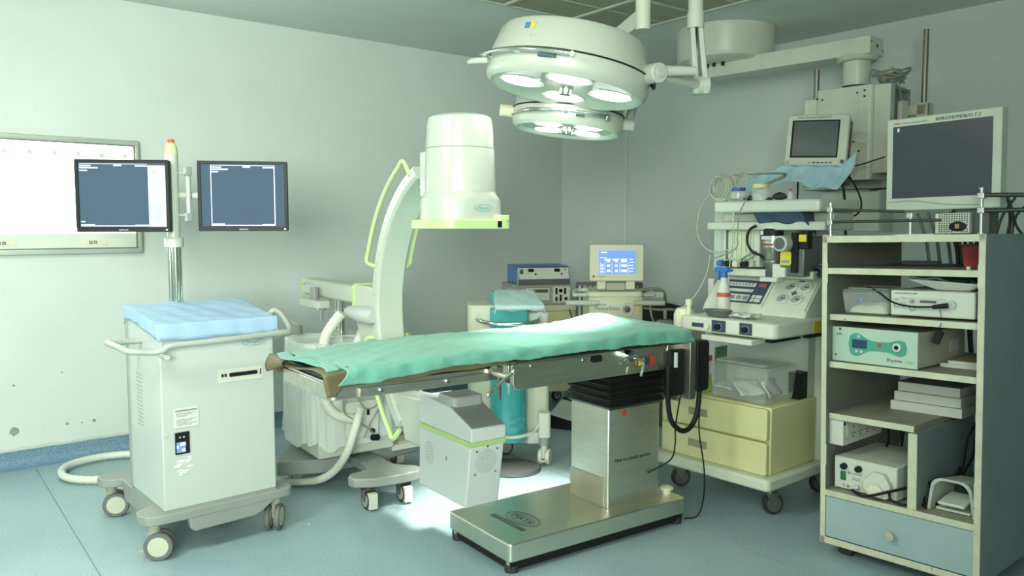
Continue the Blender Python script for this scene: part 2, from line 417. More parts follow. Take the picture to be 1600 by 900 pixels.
# ================================================================ film viewer on the wall
t = thing('film_viewer', 'large lit white x-ray film viewer box mounted on the left wall', 'light box', WF, (0, 0, 1.28))
al = mat('viewer_aluminium', (0.55, 0.62, 0.54), 0.35, metal=0.6)
gasket = mat('viewer_gasket', (0.16, 0.18, 0.16), 0.6)
x0, x1 = -0.95, 0.83
mb = MB()
mb.box(x0, x1, -0.045, -0.001, 0.685, 0.715); mb.box(x0, x1, -0.045, -0.001, 0, 0.03)
mb.box(x1 - 0.024, x1, -0.045, -0.001, 0.03, 0.685); mb.box(x0, x0 + 0.024, -0.045, -0.001, 0.03, 0.685)
mb.build('frame', al, t, bevel=0.005)
mb = MB(); mb.box(x0 + 0.024, x1 - 0.024, -0.040, -0.002, 0.676, 0.685); mb.box(x0 + 0.024, x1 - 0.024, -0.040, -0.002, 0.03, 0.039)
mb.box(x1 - 0.033, x1 - 0.024, -0.040, -0.002, 0.039, 0.676); mb.build('gasket', gasket, t)
MB().box(x0 + 0.024, x1 - 0.033, -0.034, -0.004, 0.039, 0.128).build('control_strip', mat('viewer_strip', (0.66, 0.72, 0.62), 0.4), t)
MB().box(x0 + 0.024, x1 - 0.033, -0.030, -0.004, 0.128, 0.676).build('screen', viewglow, t)
mb = MB()
for i in range(13): mb.box(x0 + 0.12 + i * 0.13, x0 + 0.145 + i * 0.13, -0.040, -0.030, 0.60, 0.625)
mb.build('film_clips', mat('clip_grey', (0.6, 0.66, 0.55), 0.5), t)
for bx in (0.497, 0.01):
    p = MB().box(bx, bx + 0.124, -0.037, -0.034, 0.055, 0.092).build('switch_plate', cream, t, bevel=0.001)
    MB().box(bx + 0.026, bx + 0.044, -0.039, -0.0369, 0.063, 0.081).box(bx + 0.052, bx + 0.070, -0.039, -0.0369, 0.063, 0.081).build('button', dgrey, p)
    MB().prism([(bx + 0.029, 0.077), (bx + 0.041, 0.077), (bx + 0.035, 0.066)], 'y', -0.040, -0.0388).prism([(bx + 0.055, 0.067), (bx + 0.067, 0.067), (bx + 0.061, 0.078)], 'y', -0.040, -0.0388).build('arrow_mark', unitw, p)

# ================================================================ castors
def castor(parent, x, y, r, w, rz=0.0, top=None, twin=False, tyre=rubber, hub=lgrey, fork=lgrey, cover=None):
    """one castor: fork with the wheel(s) as a sub-part; stands on local z=0"""
    top = top or 2 * r + 0.03
    M = Matrix.Translation((x, y, 0)) @ Matrix.Rotation(R(rz), 4, 'Z'); off = r * 0.35
    f = MB(); f.M = M
    f.cyl((0, 0, 2 * r * 0.92), (0, 0, top), r * 0.42, n=16)
    if twin:
        f.box(-off - r * 0.15, r * 0.45, -w * 0.14, w * 0.14, r * 0.9, 2 * r * 0.98)
        f.box(off, off + r * 0.65, -w * 0.3, w * 0.3, r * 0.60, r * 0.75)
    else:
        for s in (-1, 1):
            f.hexa([(-off - r * .2, s * (w * .62) - .002, r * .9), (-off + r * .2, s * (w * .62) - .002, r * .9), (-off + r * .2, s * (w * .62) + .002, r * .9), (-off - r * .2, s * (w * .62) + .002, r * .9)],
                   [(-off - r * .4, s * (w * .62) - .002, r * 2.05), (r * .45, s * (w * .62) - .002, r * 2.05), (r * .45, s * (w * .62) + .002, r * 2.05), (-off - r * .4, s * (w * .62) + .002, r * 2.05)])
        f.box(-off - r * .4, r * .45, -w * .66, w * .66, r * 2.02, r * 2.1)
        f.cyl((-off, -w * .68, r), (-off, w * .68, r), r * .14, n=10)
    fo = f.build('castor', fork, parent, bevel=0.002)
    for s in ((-1, 1) if twin else (0,)):
        yc = s * w * 0.38; hw = w * 0.2 if twin else w * 0.5
        b = MB(); b.M = M @ Matrix.Translation((-off, yc, r)) @ Matrix.Rotation(R(90), 4, 'X')
        b.lathe([(r * .7, -hw), (r * .93, -hw), (r, -hw * .5), (r, hw * .5), (r * .93, hw), (r * .7, hw)], n=28)
        b.build('wheel', tyre, fo)
        b = MB(); b.M = M @ Matrix.Translation((-off, yc, r)) @ Matrix.Rotation(R(90), 4, 'X')
        b.lathe([(0.0001, -hw * 1.08), (r * .68, -hw * 1.08), (r * .7, -hw), (r * .7, hw), (r * .68, hw * 1.08), (0.0001, hw * 1.08)], n=24)
        b.build('hub', hub, fo)
    if cover:
        b = MB(); b.M = M; b.rbox(-off - r * 1.12, -off - r * 0.1, -w * .46, w * .46, r * .22, r * 1.85, r * .1, 'x').build('guard', cover, fo, bevel=0.002)
    return fo

# ================================================================ monitor cart
t = thing('monitor_cart', 'tall white imaging cart with two black monitors on a mast at the far left', 'medical cart', KF)
mb = MB()
prof = [(0.0, 0.215), (0.0, 0.965), (0.03, 0.985), (0.12, 1.0), (0.30, 1.04), (0.46, 1.045), (0.46, 0.215)]
mb.prism(prof, 'x', 0.0, 0.512)
body = mb.build('body', cwhite, t, bevel=0.006)
MB().box(-0.006, 0.004, 0.448, 0.475, 0.215, 1.02).build('corner_strip', grey, t, bevel=0.002)
mb = MB()
def foot(cx, cy, r, n=14): return [(cx + r * math.cos(2 * PI * i / n), cy + r * math.sin(2 * PI * i / n)) for i in range(n)]
pl = []
for (cx, cy, t0) in ((0.53, 0.055, -90), (0.53, 0.745, 0), (-0.02, 0.745, 90), (-0.02, 0.055, 180)):
    for k in range(9):
        a = R(t0 + k * 11.25); pl.append((cx + 0.068 * math.cos(a), cy + 0.068 * math.sin(a)))
    if t0 == 90: pl += [(0.0, 0.62), (0.0, 0.18)]
# outline with waists between the feet
pl = [(0.512, -0.012), (0.56, -0.012), (0.585, 0.0), (0.60, 0.03), (0.60, 0.07), (0.58, 0.11), (0.53, 0.14), (0.512, 0.17), (0.512, 0.62), (0.56, 0.68), (0.6, 0.72), (0.59, 0.78), (0.55, 0.81), (0.46, 0.815),
      (0.03, 0.815), (-0.05, 0.80), (-0.085, 0.76), (-0.08, 0.70), (-0.04, 0.665), (0.0, 0.66), (0.0, 0.17), (-0.035, 0.155), (-0.085, 0.115), (-0.095, 0.06), (-0.075, 0.01), (-0.03, -0.012), (0.03, -0.014)]
mb.prism(pl, 'z', 0.165, 0.205)
mb.prism([(0.098, 0.17), (0.108, 0.115), (0.125, 0.103), (0.40, 0.108), (0.44, 0.125), (0.50, 0.168)], 'y', -0.0118, 0.025)
mb.prism([(0.17, 0.17), (0.20, 0.11), (0.60, 0.11), (0.64, 0.17)], 'x', 0.0, 0.03)
mb.prism([(0.18, 0.17), (0.20, 0.11), (0.60, 0.11), (0.64, 0.17)], 'x', 0.48, 0.512)
mb.build('base', basegrey, t, bevel=0.004)
MB().box(0.0, 0.512, 0.0, 0.46, 0.205, 0.216).build('plinth', grey, t)
for (x, y, rz) in ((-0.03, 0.055, 150), (0.53, 0.06, 50), (-0.025, 0.745, 160), (0.52, 0.745, 30)):
    castor(t, x, y, 0.062, 0.062, rz, 0.166, twin=True, tyre=rubberg, hub=mat('castor_disc_cream', (0.48, 0.52, 0.40), 0.5), fork=mat('castor_fork', (0.36, 0.38, 0.29), 0.5))
mb = MB()
mb.tube([(-0.15, 0.22, 0.945), (-0.15, 0.04, 0.945), (-0.13, -0.03, 0.935), (-0.04, -0.055, 0.925), (0.0, -0.075, 0.935), (0.03, -0.085, 0.95), (0.25, -0.09, 0.955), (0.50, -0.09, 0.965), (0.56, -0.07, 0.965), (0.585, 0.0, 0.99), (0.58, 0.08, 1.04), (0.555, 0.11, 1.04), (0.53, 0.08, 0.96), (0.53, 0.02, 0.93)], 0.0135, 12)
mb.tube([(-0.15, 0.22, 0.945), (-0.05, 0.24, 0.94), (0.01, 0.24, 0.94)], 0.0135, 10)
mb.build('push_handle', mat('handle_grey', (0.38, 0.42, 0.38), 0.4), t)
MB().cyl((0.008, -0.075, 0.90), (0.008, 0.004, 0.90), 0.012).build('handle_bracket', lgrey, t); MB().cyl((0.50, -0.09, 0.96), (0.50, 0.01, 0.95), 0.012).build('handle_bracket', lgrey, t)
mb = MB()
for i in range(14): mb.box(-0.002, 0.001, 0.26, 0.34, 0.78 - i * 0.018, 0.783 - i * 0.018)
mb.build('side_vent', grey, t)
pn = MB().box(0.25, 0.458, -0.003, 0.0, 0.748, 0.808).build('drive_panel', unitw, t, bevel=0.001)
MB().rbox(0.298, 0.430, -0.005, -0.003, 0.772, 0.790, 0.006, 'y').box(0.262, 0.272, -0.005, -0.003, 0.775, 0.788).box(0.276, 0.286, -0.005, -0.003, 0.775, 0.788).box(0.442, 0.447, -0.005, -0.003, 0.768, 0.795).build('disc_slot', black, pn)
st = MB().box(0.052, 0.155, -0.003, 0.0, 0.575, 0.66).build('instruction_sticker', paper, t, label='printed paper instruction sticker')
mb = MB()
mb.box(0.056, 0.150, -0.0036, -0.003, 0.646, 0.653)
for i, z in enumerate((0.636, 0.630, 0.624, 0.609, 0.603, 0.597, 0.591, 0.585)): mb.box(0.060, 0.146 - 0.02 * ((i * 7) % 3), -0.0035, -0.003, z, z + 0.0022)
mb.build('print', inkg, st)
ct = MB().box(0.052, 0.114, -0.004, 0.0, 0.458, 0.555).build('control_display', black, t, bevel=0.001)
MB().box(0.057, 0.096, -0.005, -0.004, 0.466, 0.512).build('lit_screen', lcdon, ct)
MB().box(0.072, 0.096, -0.0055, -0.005, 0.495, 0.509).box(0.058, 0.066, -0.0055, -0.005, 0.485, 0.500).box(0.080, 0.094, -0.0055, -0.005, 0.470, 0.482).box(0.070, 0.075, -0.0052, -0.004, 0.530, 0.536).box(0.086, 0.092, -0.0052, -0.004, 0.530, 0.536).build('screen_marks', screenw, ct)
mb = MB(); mb.tube([(0.415 + 0.052 * math.cos(a), -0.002, 0.921 + 0.014 * math.sin(a)) for a in [2 * PI * i / 24 for i in range(25)]], 0.0012, 6, 0)
mb.text('Allengers', (0.415, -0.002, 0.917), (1, 0, 0), (0, 0, 1), 0.018, 'CENTER')
mb.build('maker_badge', mat('badge_blue', (0.16, 0.34, 0.38), 0.4), t)
mb = MB()
for (x, z) in ((0.013, 0.885), (0.49, 0.885), (0.013, 0.55), (0.495, 0.53)): mb.cyl((x, -0.004, z), (x, 0.001, z), 0.009, n=12)
mb.build('screw_cap', cwhite, t)
# crumpled tape
mb = MB()
for i in range(14):
    x = 0.045 + random.random() * 0.06; z = 0.36 + random.random() * 0.08
    mb.box(x, x + 0.012 + 0.012 * random.random(), -0.0015, 0.0, z, z + 0.006)
mb.build('tape_scrap', mat('clear_tape', (0.85, 0.9, 0.86), 0.15), t)
# mast
mx, my = 0.222, 0.45
mb = MB()
for dx, dy in ((-0.020, 0), (0.0, -0.018), (0.020, 0), (0, 0.018)): mb.cyl((mx + dx, my + dy, 1.03), (mx + dx, my + dy, 1.37), 0.014, n=14)
mb.build('mast_rods', chrome, t)
MB().lathe([(0.044, 1.352), (0.044, 1.392), (0.040, 1.398), (0.0001, 1.398)], (mx, my, 0)).build('mast_collar', lgrey, t)
MB().lathe([(0.030, 1.39), (0.030, 1.795), (0.0295, 1.80)], (mx, my, 0)).build('mast_upper', white, t)
MB().lathe([(0.031, 1.797), (0.026, 1.835), (0.018, 1.848)], (mx, my, 0)).build('mast_cap', limel, t)
MB().lathe([(0.016, 1.845), (0.016, 1.862), (0.012, 1.866), (0.0001, 1.866)], (mx, my, 0)).build('warning_lamp', orange, t, label='red button on the mast top')
KI = KF.inverted()
def monitor(parent, wpos, rz, W, H, T=0.05, panel=False):
    M = KI @ Matrix.Translation(wpos) @ Matrix.Rotation(R(rz), 4, 'Z')
    def mbm(): b = MB(); b.M = M; return b
    bz = 0.014
    c = mbm().box(0, W, 0.012, T, 0, H).build('monitor', black, parent, bevel=0.004)
    b = mbm(); b.box(0, W, 0, 0.014, 0, 0.022); b.box(0, W, 0, 0.014, H - bz, H); b.box(0, bz, 0, 0.014, 0.022, H - bz); b.box(W - bz, W, 0, 0.014, 0.022, H - bz)
    b.build('bezel', black, c, bevel=0.001)
    mbm().box(bz, W - bz, 0.009, 0.013, 0.022, H - bz).build('screen', xray, c)
    g = mbm()
    if panel:
        sx0, sx1 = bz + 0.004, W * 0.77
        g.box(W * 0.775, W - bz - 0.002, 0.006, 0.009, 0.024, H - bz - 0.012)
    else:
        sx0, sx1 = 0.058, 0.352
        g.box(sx0, sx0 + 0.003, 0.006, 0.009, 0.026, H - 0.022); g.box(sx1 - 0.004, sx1, 0.006, 0.009, 0.026, H - 0.022)
    g.box(sx0, sx1, 0.006, 0.009, 0.026, 0.030); g.box(sx0, sx1, 0.006, 0.009, H - 0.021, H - 0.019)
    z = H - 0.032
    for (a, b_, dz) in ((0.0, 0.05, 0), (0.0, 0.08, -0.010), (0.0, 0.035, -0.022)): g.box(sx0, sx0 + b_, 0.006, 0.009, z + dz, z + dz + 0.006)
    g.box(sx1 - 0.055, sx1, 0.006, 0.009, z, z + 0.006); g.box((sx0 + sx1) / 2, (sx0 + sx1) / 2 + 0.035, 0.006, 0.009, z + 0.002, z + 0.009)
    g.box(sx0, sx0 + 0.06, 0.006, 0.009, 0.026, 0.036); g.box(sx1 - 0.06, sx1, 0.006, 0.009, 0.026, 0.034)
    if panel: g.box(sx0, sx0 + 0.018, 0.006, 0.009, 0.045, 0.051)
    g.build('display_graphics', screenw, c)
    if panel:
        g = mbm()
        X = W * 0.785
        for i in range(5):
            for j in range(3): g.box(X + 0.002 + j * 0.022, X + 0.018 + j * 0.022, 0.004, 0.007, H - 0.145 + i * 0.012, H - 0.139 + i * 0.012)
        g.box(X + 0.018, X + 0.050, 0.004, 0.007, 0.045, 0.125); g.box(X, X + 0.012, 0.004, 0.007, 0.05, 0.12); g.box(X + 0.01, X + 0.035, 0.004, 0.007, H - 0.07, H - 0.045)
        g.box(X + 0.052, X + 0.066, 0.004, 0.007, 0.10, 0.15)
        g.build('menu_marks', mat('menu_grey', (0.1, 0.1, 0.1), 0.3, emit=(0.42, 0.55, 0.62), estr=1.0), c)
    mbm().box(W - 0.018, W - 0.010, -0.001, 0.001, 0.007, 0.013).build('power_led', led, c)
    mbm().text('SAMSUNG', (W / 2, -0.0005, 0.006), (1, 0, 0), (0, 0, 1), 0.009, 'CENTER').build('maker_name', unitw, c)
    return c, M
c1, M1 = monitor(t, (-2.013, 3.742, 1.425), 8.5, 0.41, 0.335, panel=True)
c2, M2 = monitor(t, (-1.488, 3.845, 1.428), 10.4, 0.41, 0.333)
mb = MB()
a1 = M1 @ Vector((0.30, 0.05, 0.16)); a2 = M2 @ Vector((0.10, 0.05, 0.17))
mb.tube([(mx, my, 1.60), (a1 + Vector((0.02, 0.08, 0))), a1], 0.018, 10, 3)
mb.tube([(mx, my, 1.60), (mx + 0.12, my - 0.02, 1.60), a2], 0.018, 10, 3)
mb.build('monitor_arm', white, t)
h = MB()
hx = mx + 0.062
for z in (1.695, 1.475): MB().box(hx - 0.012, hx + 0.016, my - 0.05, my - 0.01, z, z + 0.04).build('grip_clamp', grey, t, bevel=0.003)
MB().cyl((hx + 0.004, my - 0.03, 1.50), (hx + 0.004, my - 0.03, 1.70), 0.011).build('grip_bar', lgrey, t)
for z in (1.50, 1.70): MB().box(mx + 0.02, hx + 0.01, my - 0.04, my + 0.0, z, z + 0.01).build('grip_arm', lgrey, t)

# blue drape over the cart
mb = MB()
def topz(y):
    if y < 0.0: return 1.03
    return 1.030 + min(y, 0.30) * 0.14 + max(0, min(y, 0.45) - 0.30) * 0.06
def drape(u, v):
    # u across x, v along y ; edges hang down
    x = -0.075 + u * 0.635; y = -0.055 + v * 0.53
    cx = min(max(x, -0.012), 0.524); cy = min(max(y, -0.018), 0.462)
    over = max(0, -0.012 - x, x - 0.524) + max(0, -0.018 - y, y - 0.462) * 2.0
    z = topz(cy) + 0.0022 * math.sin(x * 23 + 5 * math.sin(y * 9)) * math.sin(y * 31) + 0.0012 * math.sin(x * 61 + y * 20)
    if y < -0.018 : z -= 0.0
    return (cx + 0.001 * math.sin(z * 90 + y * 50), cy - 0.0012 * math.sin(x * 50), z + 0.004 - over * (1.0 + 0.03 * math.sin(x * 21) + 0.04 * math.sin(y * 45)))
mb.grid(drape, 60, 56)
o = mb.build('drape', bluedrape, None, solid=0.003, ang=80)
tag(o, 'pale blue nonwoven drape laid over the top of the monitor cart', 'drape', F=KF)

# corrugated conduit looping from the cart to the x-ray arm
mb = MB()
mb.tube([(-1.95, 4.75, 0.03), (-2.2, 4.93, 0.03), (-2.38, 4.96, 0.03), (-2.54, 4.90, 0.03), (-2.64, 4.75, 0.03), (-2.62, 4.60, 0.03), (-2.52, 4.48, 0.03), (-2.36, 4.44, 0.03), (-2.20, 4.50, 0.03), (-1.95, 4.55, 0.03), (-1.6, 4.48, 0.03), (-1.35, 4.42, 0.03), (-1.14, 4.40, 0.035), (-1.03, 4.34, 0.075), (-0.948, 4.30, 0.145), (-0.88, 4.25, 0.25), (-0.845, 4.235, 0.35), (-0.825, 4.245, 0.42), (-0.82, 4.29, 0.46)], 0.023, 12, 8, rib=0.022)
o = mb.build('conduit_hose', hosem); tag(o, 'thick cream corrugated hose looping over the floor from the monitor cart', 'hose')

# ================================================================ mobile x-ray arm (C-arm)
t = thing('x_ray_c_arm', 'white mobile c-shaped x-ray arm with lime green handles behind the table', 'x-ray machine', XF)
cu, cz, Ro, Ri = 0.0, 1.03, 0.755, 0.695
mb = MB(); n = 60; a0, a1 = 68, -50
vs = []; fs = []
for i in range(n + 1):
    a = R(a0 + (a1 - a0) * i / n); c, s_ = math.cos(a), math.sin(a)
    for (rr, yy) in ((Ro, 0.078), (Ro, -0.078), (Ri + 0.012, -0.078), (Ri, -0.066), (Ri, 0.066), (Ri + 0.012, 0.078)):
        vs.append((cu + rr * c, yy, cz + rr * s_))
for i in range(n):
    for k in range(6):
        j = (k + 1) % 6; fs.append((i * 6 + k, i * 6 + j, (i + 1) * 6 + j, (i + 1) * 6 + k))
fs += [tuple(range(6)), tuple(n * 6 + k for k in range(5, -1, -1))]
mb.add(vs, fs); mb.build('arc', white, t, bevel=0.003)
mb = MB()
for i in range(24):
    a = R(a0 - i * 4.5); mb.M = Matrix.Translation((cu, 0, cz)) @ Matrix.Rotation(-a, 4, 'Y'); mb.box(Ri + 0.03, Ri + 0.05, 0.0775, 0.0788, -0.0008, 0.0008)
mb.build('scale_marks', inkg, t)
def arch(aa, ab, dr, y, name='arc_handle', m=limel, r=0.011):
    pts = []
    A = [aa + (ab - aa) * i / 10 for i in range(11)]
    pts.append((cu + (Ro - 0.02) * math.cos(R(aa)), y, cz + (Ro - 0.02) * math.sin(R(aa))))
    for a in A: pts.append((cu + (Ro + dr) * math.cos(R(a)), y * 1.25, cz + (Ro + dr) * math.sin(R(a))))
    pts.append((cu + (Ro - 0.02) * math.cos(R(ab)), y, cz + (Ro - 0.02) * math.sin(R(ab))))
    MB().tube(pts, r, 10, 4).build(name, m, t)
arch(64, 17, 0.055, 0.075); arch(56, 17, 0.0, -0.10)
arch(-12, -52, 0.05, 0.075, r=0.013); arch(-12, -52, 0.0, -0.10)
# detector (image intensifier)
MB().lathe([(0.149, 1.79), (0.145, 1.89), (0.139, 1.922), (0.125, 1.932), (0.0001, 1.935)], (-0.01, 0, 0), 48).build('detector_head', white, t, bevel=0)
MB().lathe([(0.156, 1.60), (0.152, 1.785), (0.151, 1.79)], (-0.01, 0, 0), 48).build('detector_barrel', white, t)
mb = MB(); pr = []
def sq(hw, r, n=6):
    out = []
    for (cx, cy, t0) in ((hw - r, hw - r, 0), (-hw + r, hw - r, 90), (-hw + r, -hw + r, 180), (hw - r, -hw + r, 270)):
        for k in range(n + 1):
            a = R(t0 + 90 * k / n); out.append((cx + r * math.cos(a) - 0.01, cy + r * math.sin(a)))
    return out
rings = [(0.158, 0.10, 1.478), (0.159, 0.11, 1.562), (0.158, 0.12, 1.575), (0.155, 0.14, 1.59), (0.154, 0.152, 1.605)]
vs = []; fs = []
for (hw, r, z) in rings: vs += [(x, y, z) for x, y in sq(hw, min(r, hw - .001))]
m = 28
for k in range(len(rings) - 1):
    for i in range(m): fs.append((k * m + i, k * m + (i + 1) % m, (k + 1) * m + (i + 1) % m, (k + 1) * m + i))
fs += [tuple(range(m - 1, -1, -1)), tuple(range((len(rings) - 1) * m, len(rings) * m))]
mb.add(vs, fs, True).build('detector_skirt', white, t)
mb = MB(); mb.rbox(-0.19, 0.17, -0.165, 0.17, 1.440, 1.480, 0.05).rbox(-0.19, -0.14, -0.15, -0.08, 1.475, 1.50, 0.02)
mb.build('detector_collar', limel, t, bevel=0.004)
MB().box(-0.193, -0.185, -0.10, -0.08, 1.446, 1.474).build('collar_switch', black, t)
mb = MB(); mb.tube([(-0.1695, -0.02 + 0.045 * math.cos(a), 1.53 + 0.014 * math.sin(a)) for a in [2 * PI * i / 24 for i in range(25)]], 0.0012, 6, 0)
mb.text('Allengers', (-0.1695, -0.02, 1.525), (0, -1, 0), (0, 0, 1), 0.016, 'CENTER')
mb.build('maker_badge', mat('badge_teal', (0.1, 0.38, 0.42), 0.4), t)
mb = MB(); mb.rbox(0.10, 0.215, -0.075, 0.085, 1.585, 1.79, 0.015, 'z'); mb.rbox(0.12, 0.19, -0.06, 0.07, 1.785, 1.85, 0.02, 'z')
mb.build('detector_mount', white, t, bevel=0.006)
mb = MB(); mb.rbox(0.13, 0.19, 0.085, 0.089, 1.66, 1.73, 0.012, 'y'); mb.build('mount_grip', lgrey, t, bevel=0.001)
mb = MB()
for (u, z) in ((0.14, 1.63), (0.19, 1.63)): mb.cyl((u, 0.080, z), (u, 0.0885, z), 0.006, n=10)
mb.build('mount_screw', chrome, t)
MB().lathe([(0.1515, 1.786), (0.1525, 1.789), (0.1515, 1.792)], (-0.01, 0, 0), 48, caps=False).build('detector_seam', mat('seam_grey', (0.30, 0.33, 0.28), 0.5), t)
# tube housing
mb = MB()
lo = [(-0.182, 0.085), (0.235, 0.088), (0.235, -0.088), (-0.182, -0.085)]
mid = [(-0.228, 0.087), (0.225, 0.088), (0.225, -0.088), (-0.228, -0.087)]
mb.hexa([(x, y, 0.235) for x, y in lo], [(x, y, 0.512) for x, y in mid])
mb.build('tube_housing', mat('housing_lit_white', (0.64, 0.69, 0.67), 0.35, var=0.015), t, bevel=0.006)  # brighter than the other whites; light under the table is put into the colour
MB().hexa([(x * 1.004, y * 1.02, 0.51) for x, y in mid], [(-0.238, 0.0895, 0.535), (0.226, 0.0895, 0.535), (0.226, -0.0895, 0.535), (-0.238, -0.0895, 0.535)]).build('lime_band', lime, t)
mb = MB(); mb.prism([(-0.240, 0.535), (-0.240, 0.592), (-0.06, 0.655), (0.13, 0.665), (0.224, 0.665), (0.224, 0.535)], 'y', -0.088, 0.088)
mb.build('housing_cover', mat('housing_lit_white', (0.64, 0.69, 0.67)), t, bevel=0.005)
MB().hexa([(-0.237, -0.082, 0.596), (-0.237, 0.082, 0.596), (-0.06, 0.082, 0.6585), (-0.06, -0.082, 0.6585)],
          [(-0.237, -0.082, 0.598), (-0.237, 0.082, 0.598), (-0.06, 0.082, 0.661), (-0.06, -0.082, 0.661)]).build('sloped_lid', grey, t)
mb = MB(); mb.rbox(-0.075, 0.07, -0.078, 0.078, 0.650, 0.700, 0.02, 'z'); mb.build('collimator_cap', mat('cap_grey', (0.40, 0.44, 0.42), 0.4), t, bevel=0.006)
mb = MB()
for k in range(1, 7):
    for i in range(int(6 * k)):
        a = 2 * PI * i / (6 * k) + k * 0.3; rr = 0.0085 * k
        y, z = rr * math.cos(a), 0.44 + rr * math.sin(a); x = -0.182 - (z - 0.235) * 0.046 / 0.277
        mb.cyl((x - 0.0015, y, z), (x + 0.002, y, z), 0.0022, n=6)
mb.build('speaker_grille', grey, t); mb = MB()
for (y, z) in ((0.0, 0.508), (0.052, 0.49), (-0.052, 0.49), (0.052, 0.385), (-0.052, 0.385)):
    x = -0.182 - (z - 0.235) * 0.046 / 0.277; mb.cyl((x - 0.002, y, z), (x + 0.002, y, z), 0.006, n=8)
mb.build('grille_screws', chrome, t); mb = MB()
for k in range(1, 6):
    for i in range(5 * k):
        a = 2 * PI * i / (5 * k); u, z = 0.13 + 0.008 * k * math.cos(a), 0.41 + 0.01 * k * math.sin(a)
        mb.cyl((u, 0.086, z), (u, 0.0895, z), 0.0018, n=6)
mb.build('side_grille', grey, t)
MB().box(-0.03, -0.022, 0.086, 0.0895, 0.41, 0.43).build('small_slot', grey, t)
# link between arc and housing / rotation joint and horizontal arm
MB().hexa([(0.20, -0.07, 0.40), (0.42, -0.07, 0.40), (0.42, 0.07, 0.40), (0.20, 0.07, 0.40)], [(0.20, -0.07, 0.64), (0.50, -0.07, 0.62), (0.50, 0.07, 0.62), (0.20, 0.07, 0.64)]).build('arc_foot', white, t, bevel=0.01)
mb = MB(); mb.rbox(0.765, 0.99, -0.05, 0.07, 1.00, 1.135, 0.04, 'y'); mb.build('arc_carriage', white, t, bevel=0.008)
mb = MB(); mb.hexa([(0.76, -0.05, 0.66), (0.86, -0.05, 0.66), (0.86, 0.06, 0.66), (0.76, 0.06, 0.66)], [(0.76, -0.05, 1.02), (1.05, -0.05, 1.02), (1.05, 0.06, 1.02), (0.76, 0.06, 1.02)])
mb.build('carriage_bracket', white, t, bevel=0.01)
mb = MB(); mb.M = Matrix.Translation((0, 0, 1.075)) @ Matrix.Rotation(R(90), 4, 'Y')
mb.rbox(-0.052, 0.052, -0.06, 0.06, 1.02, 1.80, 0.025, 'z'); mb.build('horizontal_arm', white, t, bevel=0.004)
MB().rbox(1.80, 1.825, -0.064, 0.064, 1.02, 1.132, 0.025, 'x').build('arm_end_cap', lime, t, bevel=0.003)
MB().rbox(0.985, 1.02, -0.066, 0.075, 0.98, 1.142, 0.03, 'x').build('arm_collar', lime, t, bevel=0.003)
mb = MB(); mb.M = Matrix.Translation((0, 0.085, 0.985)) @ Matrix.Rotation(R(90), 4, 'Y')
mb.lathe([(0.030, 0.72), (0.044, 0.74), (0.046, 0.86), (0.034, 1.02), (0.022, 1.06), (0.0001, 1.07)], (0, 0, 0), 24)
mb.build('cone_cover', lgrey, t)
mb = MB(); mb.rbox(1.36, 1.66, 0.05, 0.15, 0.975, 1.02, 0.03, 'z'); mb.build('control_shelf', white, t, bevel=0.005)
MB().cyl((1.54, 0.09, 1.02), (1.54, 0.09, 1.085), 0.026, n=18).build('control_knob', grey, t)
MB().tube([(1.54, 0.09, 1.085), (1.56, 0.11, 1.115), (1.58, 0.13, 1.118), (1.61, 0.13, 1.105)], 0.006, 8).build('knob_lever', lgrey, t)
MB().cyl((1.40, 0.10, 0.90), (1.40, 0.10, 0.975), 0.010, n=12).cyl((1.40, 0.10, 0.965), (1.40, 0.10, 1.0), 0.03, n=14).cyl((1.33, 0.03, 0.60), (1.33, 0.03, 1.04), 0.020, n=16).cyl((1.28, 0.03, 0.60), (1.28, 0.03, 1.04), 0.020, n=16).build('lift_column', chrome, t)
# stand under the bag
MB().box(1.02, 1.50, -0.17, 0.28, 0.19, 0.80).build('stand_body', white, t, bevel=0.01)
mb = MB()
mb.prism([(1.20, 0.45), (1.27, 0.43), (1.42, 0.32), (1.50, 0.28), (1.50, -0.18), (1.45, -0.30), (1.42, -0.42), (1.20, -0.42), (1.18, -0.30), (1.14, -0.17), (1.10, 0.20), (1.14, 0.32)], 'z', 0.085, 0.165)
mb.prism([(1.15, 0.075), (0.86, 0.075), (0.80, 0.10), (0.78, 0.20), (0.735, 0.235), (0.68, 0.225), (0.63, 0.13), (0.615, 0.0), (0.62, -0.12), (0.66, -0.16), (0.72, -0.155), (0.77, -0.10), (0.83, -0.065), (1.15, -0.065)], 'z', 0.115, 0.165)
mb.build('base', basegrey, t, bevel=0.008)
for (u, y) in ((0.68, 0.15), (0.68, -0.05), (1.37, 0.30), (1.33, -0.33)):
    castor(t, u, y, 0.05, 0.05, 0 , 0.12 if u < 1 else 0.09, tyre=rubber, hub=grey, fork=dgrey, cover=unitw)
MB().box(1.03, 1.15, -0.40, -0.16, 0.166, 0.20).build('foot_tray', white, t, bevel=0.003)
MB().hexa([(1.035, -0.37, 0.20), (1.08, -0.37, 0.20), (1.08, -0.20, 0.20), (1.035, -0.20, 0.20)], [(1.035, -0.36, 0.215), (1.08, -0.36, 0.235), (1.08, -0.21, 0.235), (1.035, -0.21, 0.215)]).build('foot_pedal', mat('pedal_beige', (0.42, 0.42, 0.28), 0.5), t)
MB().rbox(1.02, 1.09, -0.42, -0.40, 0.166, 0.32, 0.02, 'y').build('tray_post', white, t, bevel=0.003)
mb = MB(); mb.tube([(1.03, 0.13, 0.98), (1.06, 0.17, 0.92), (1.07, 0.21, 0.85), (1.04, 0.23, 0.77), (1.0, 0.24, 0.66), (0.99, 0.25, 0.52), (0.96, 0.20, 0.44), (0.94, 0.08, 0.40)], 0.030, 12, 6, rib=0.02)
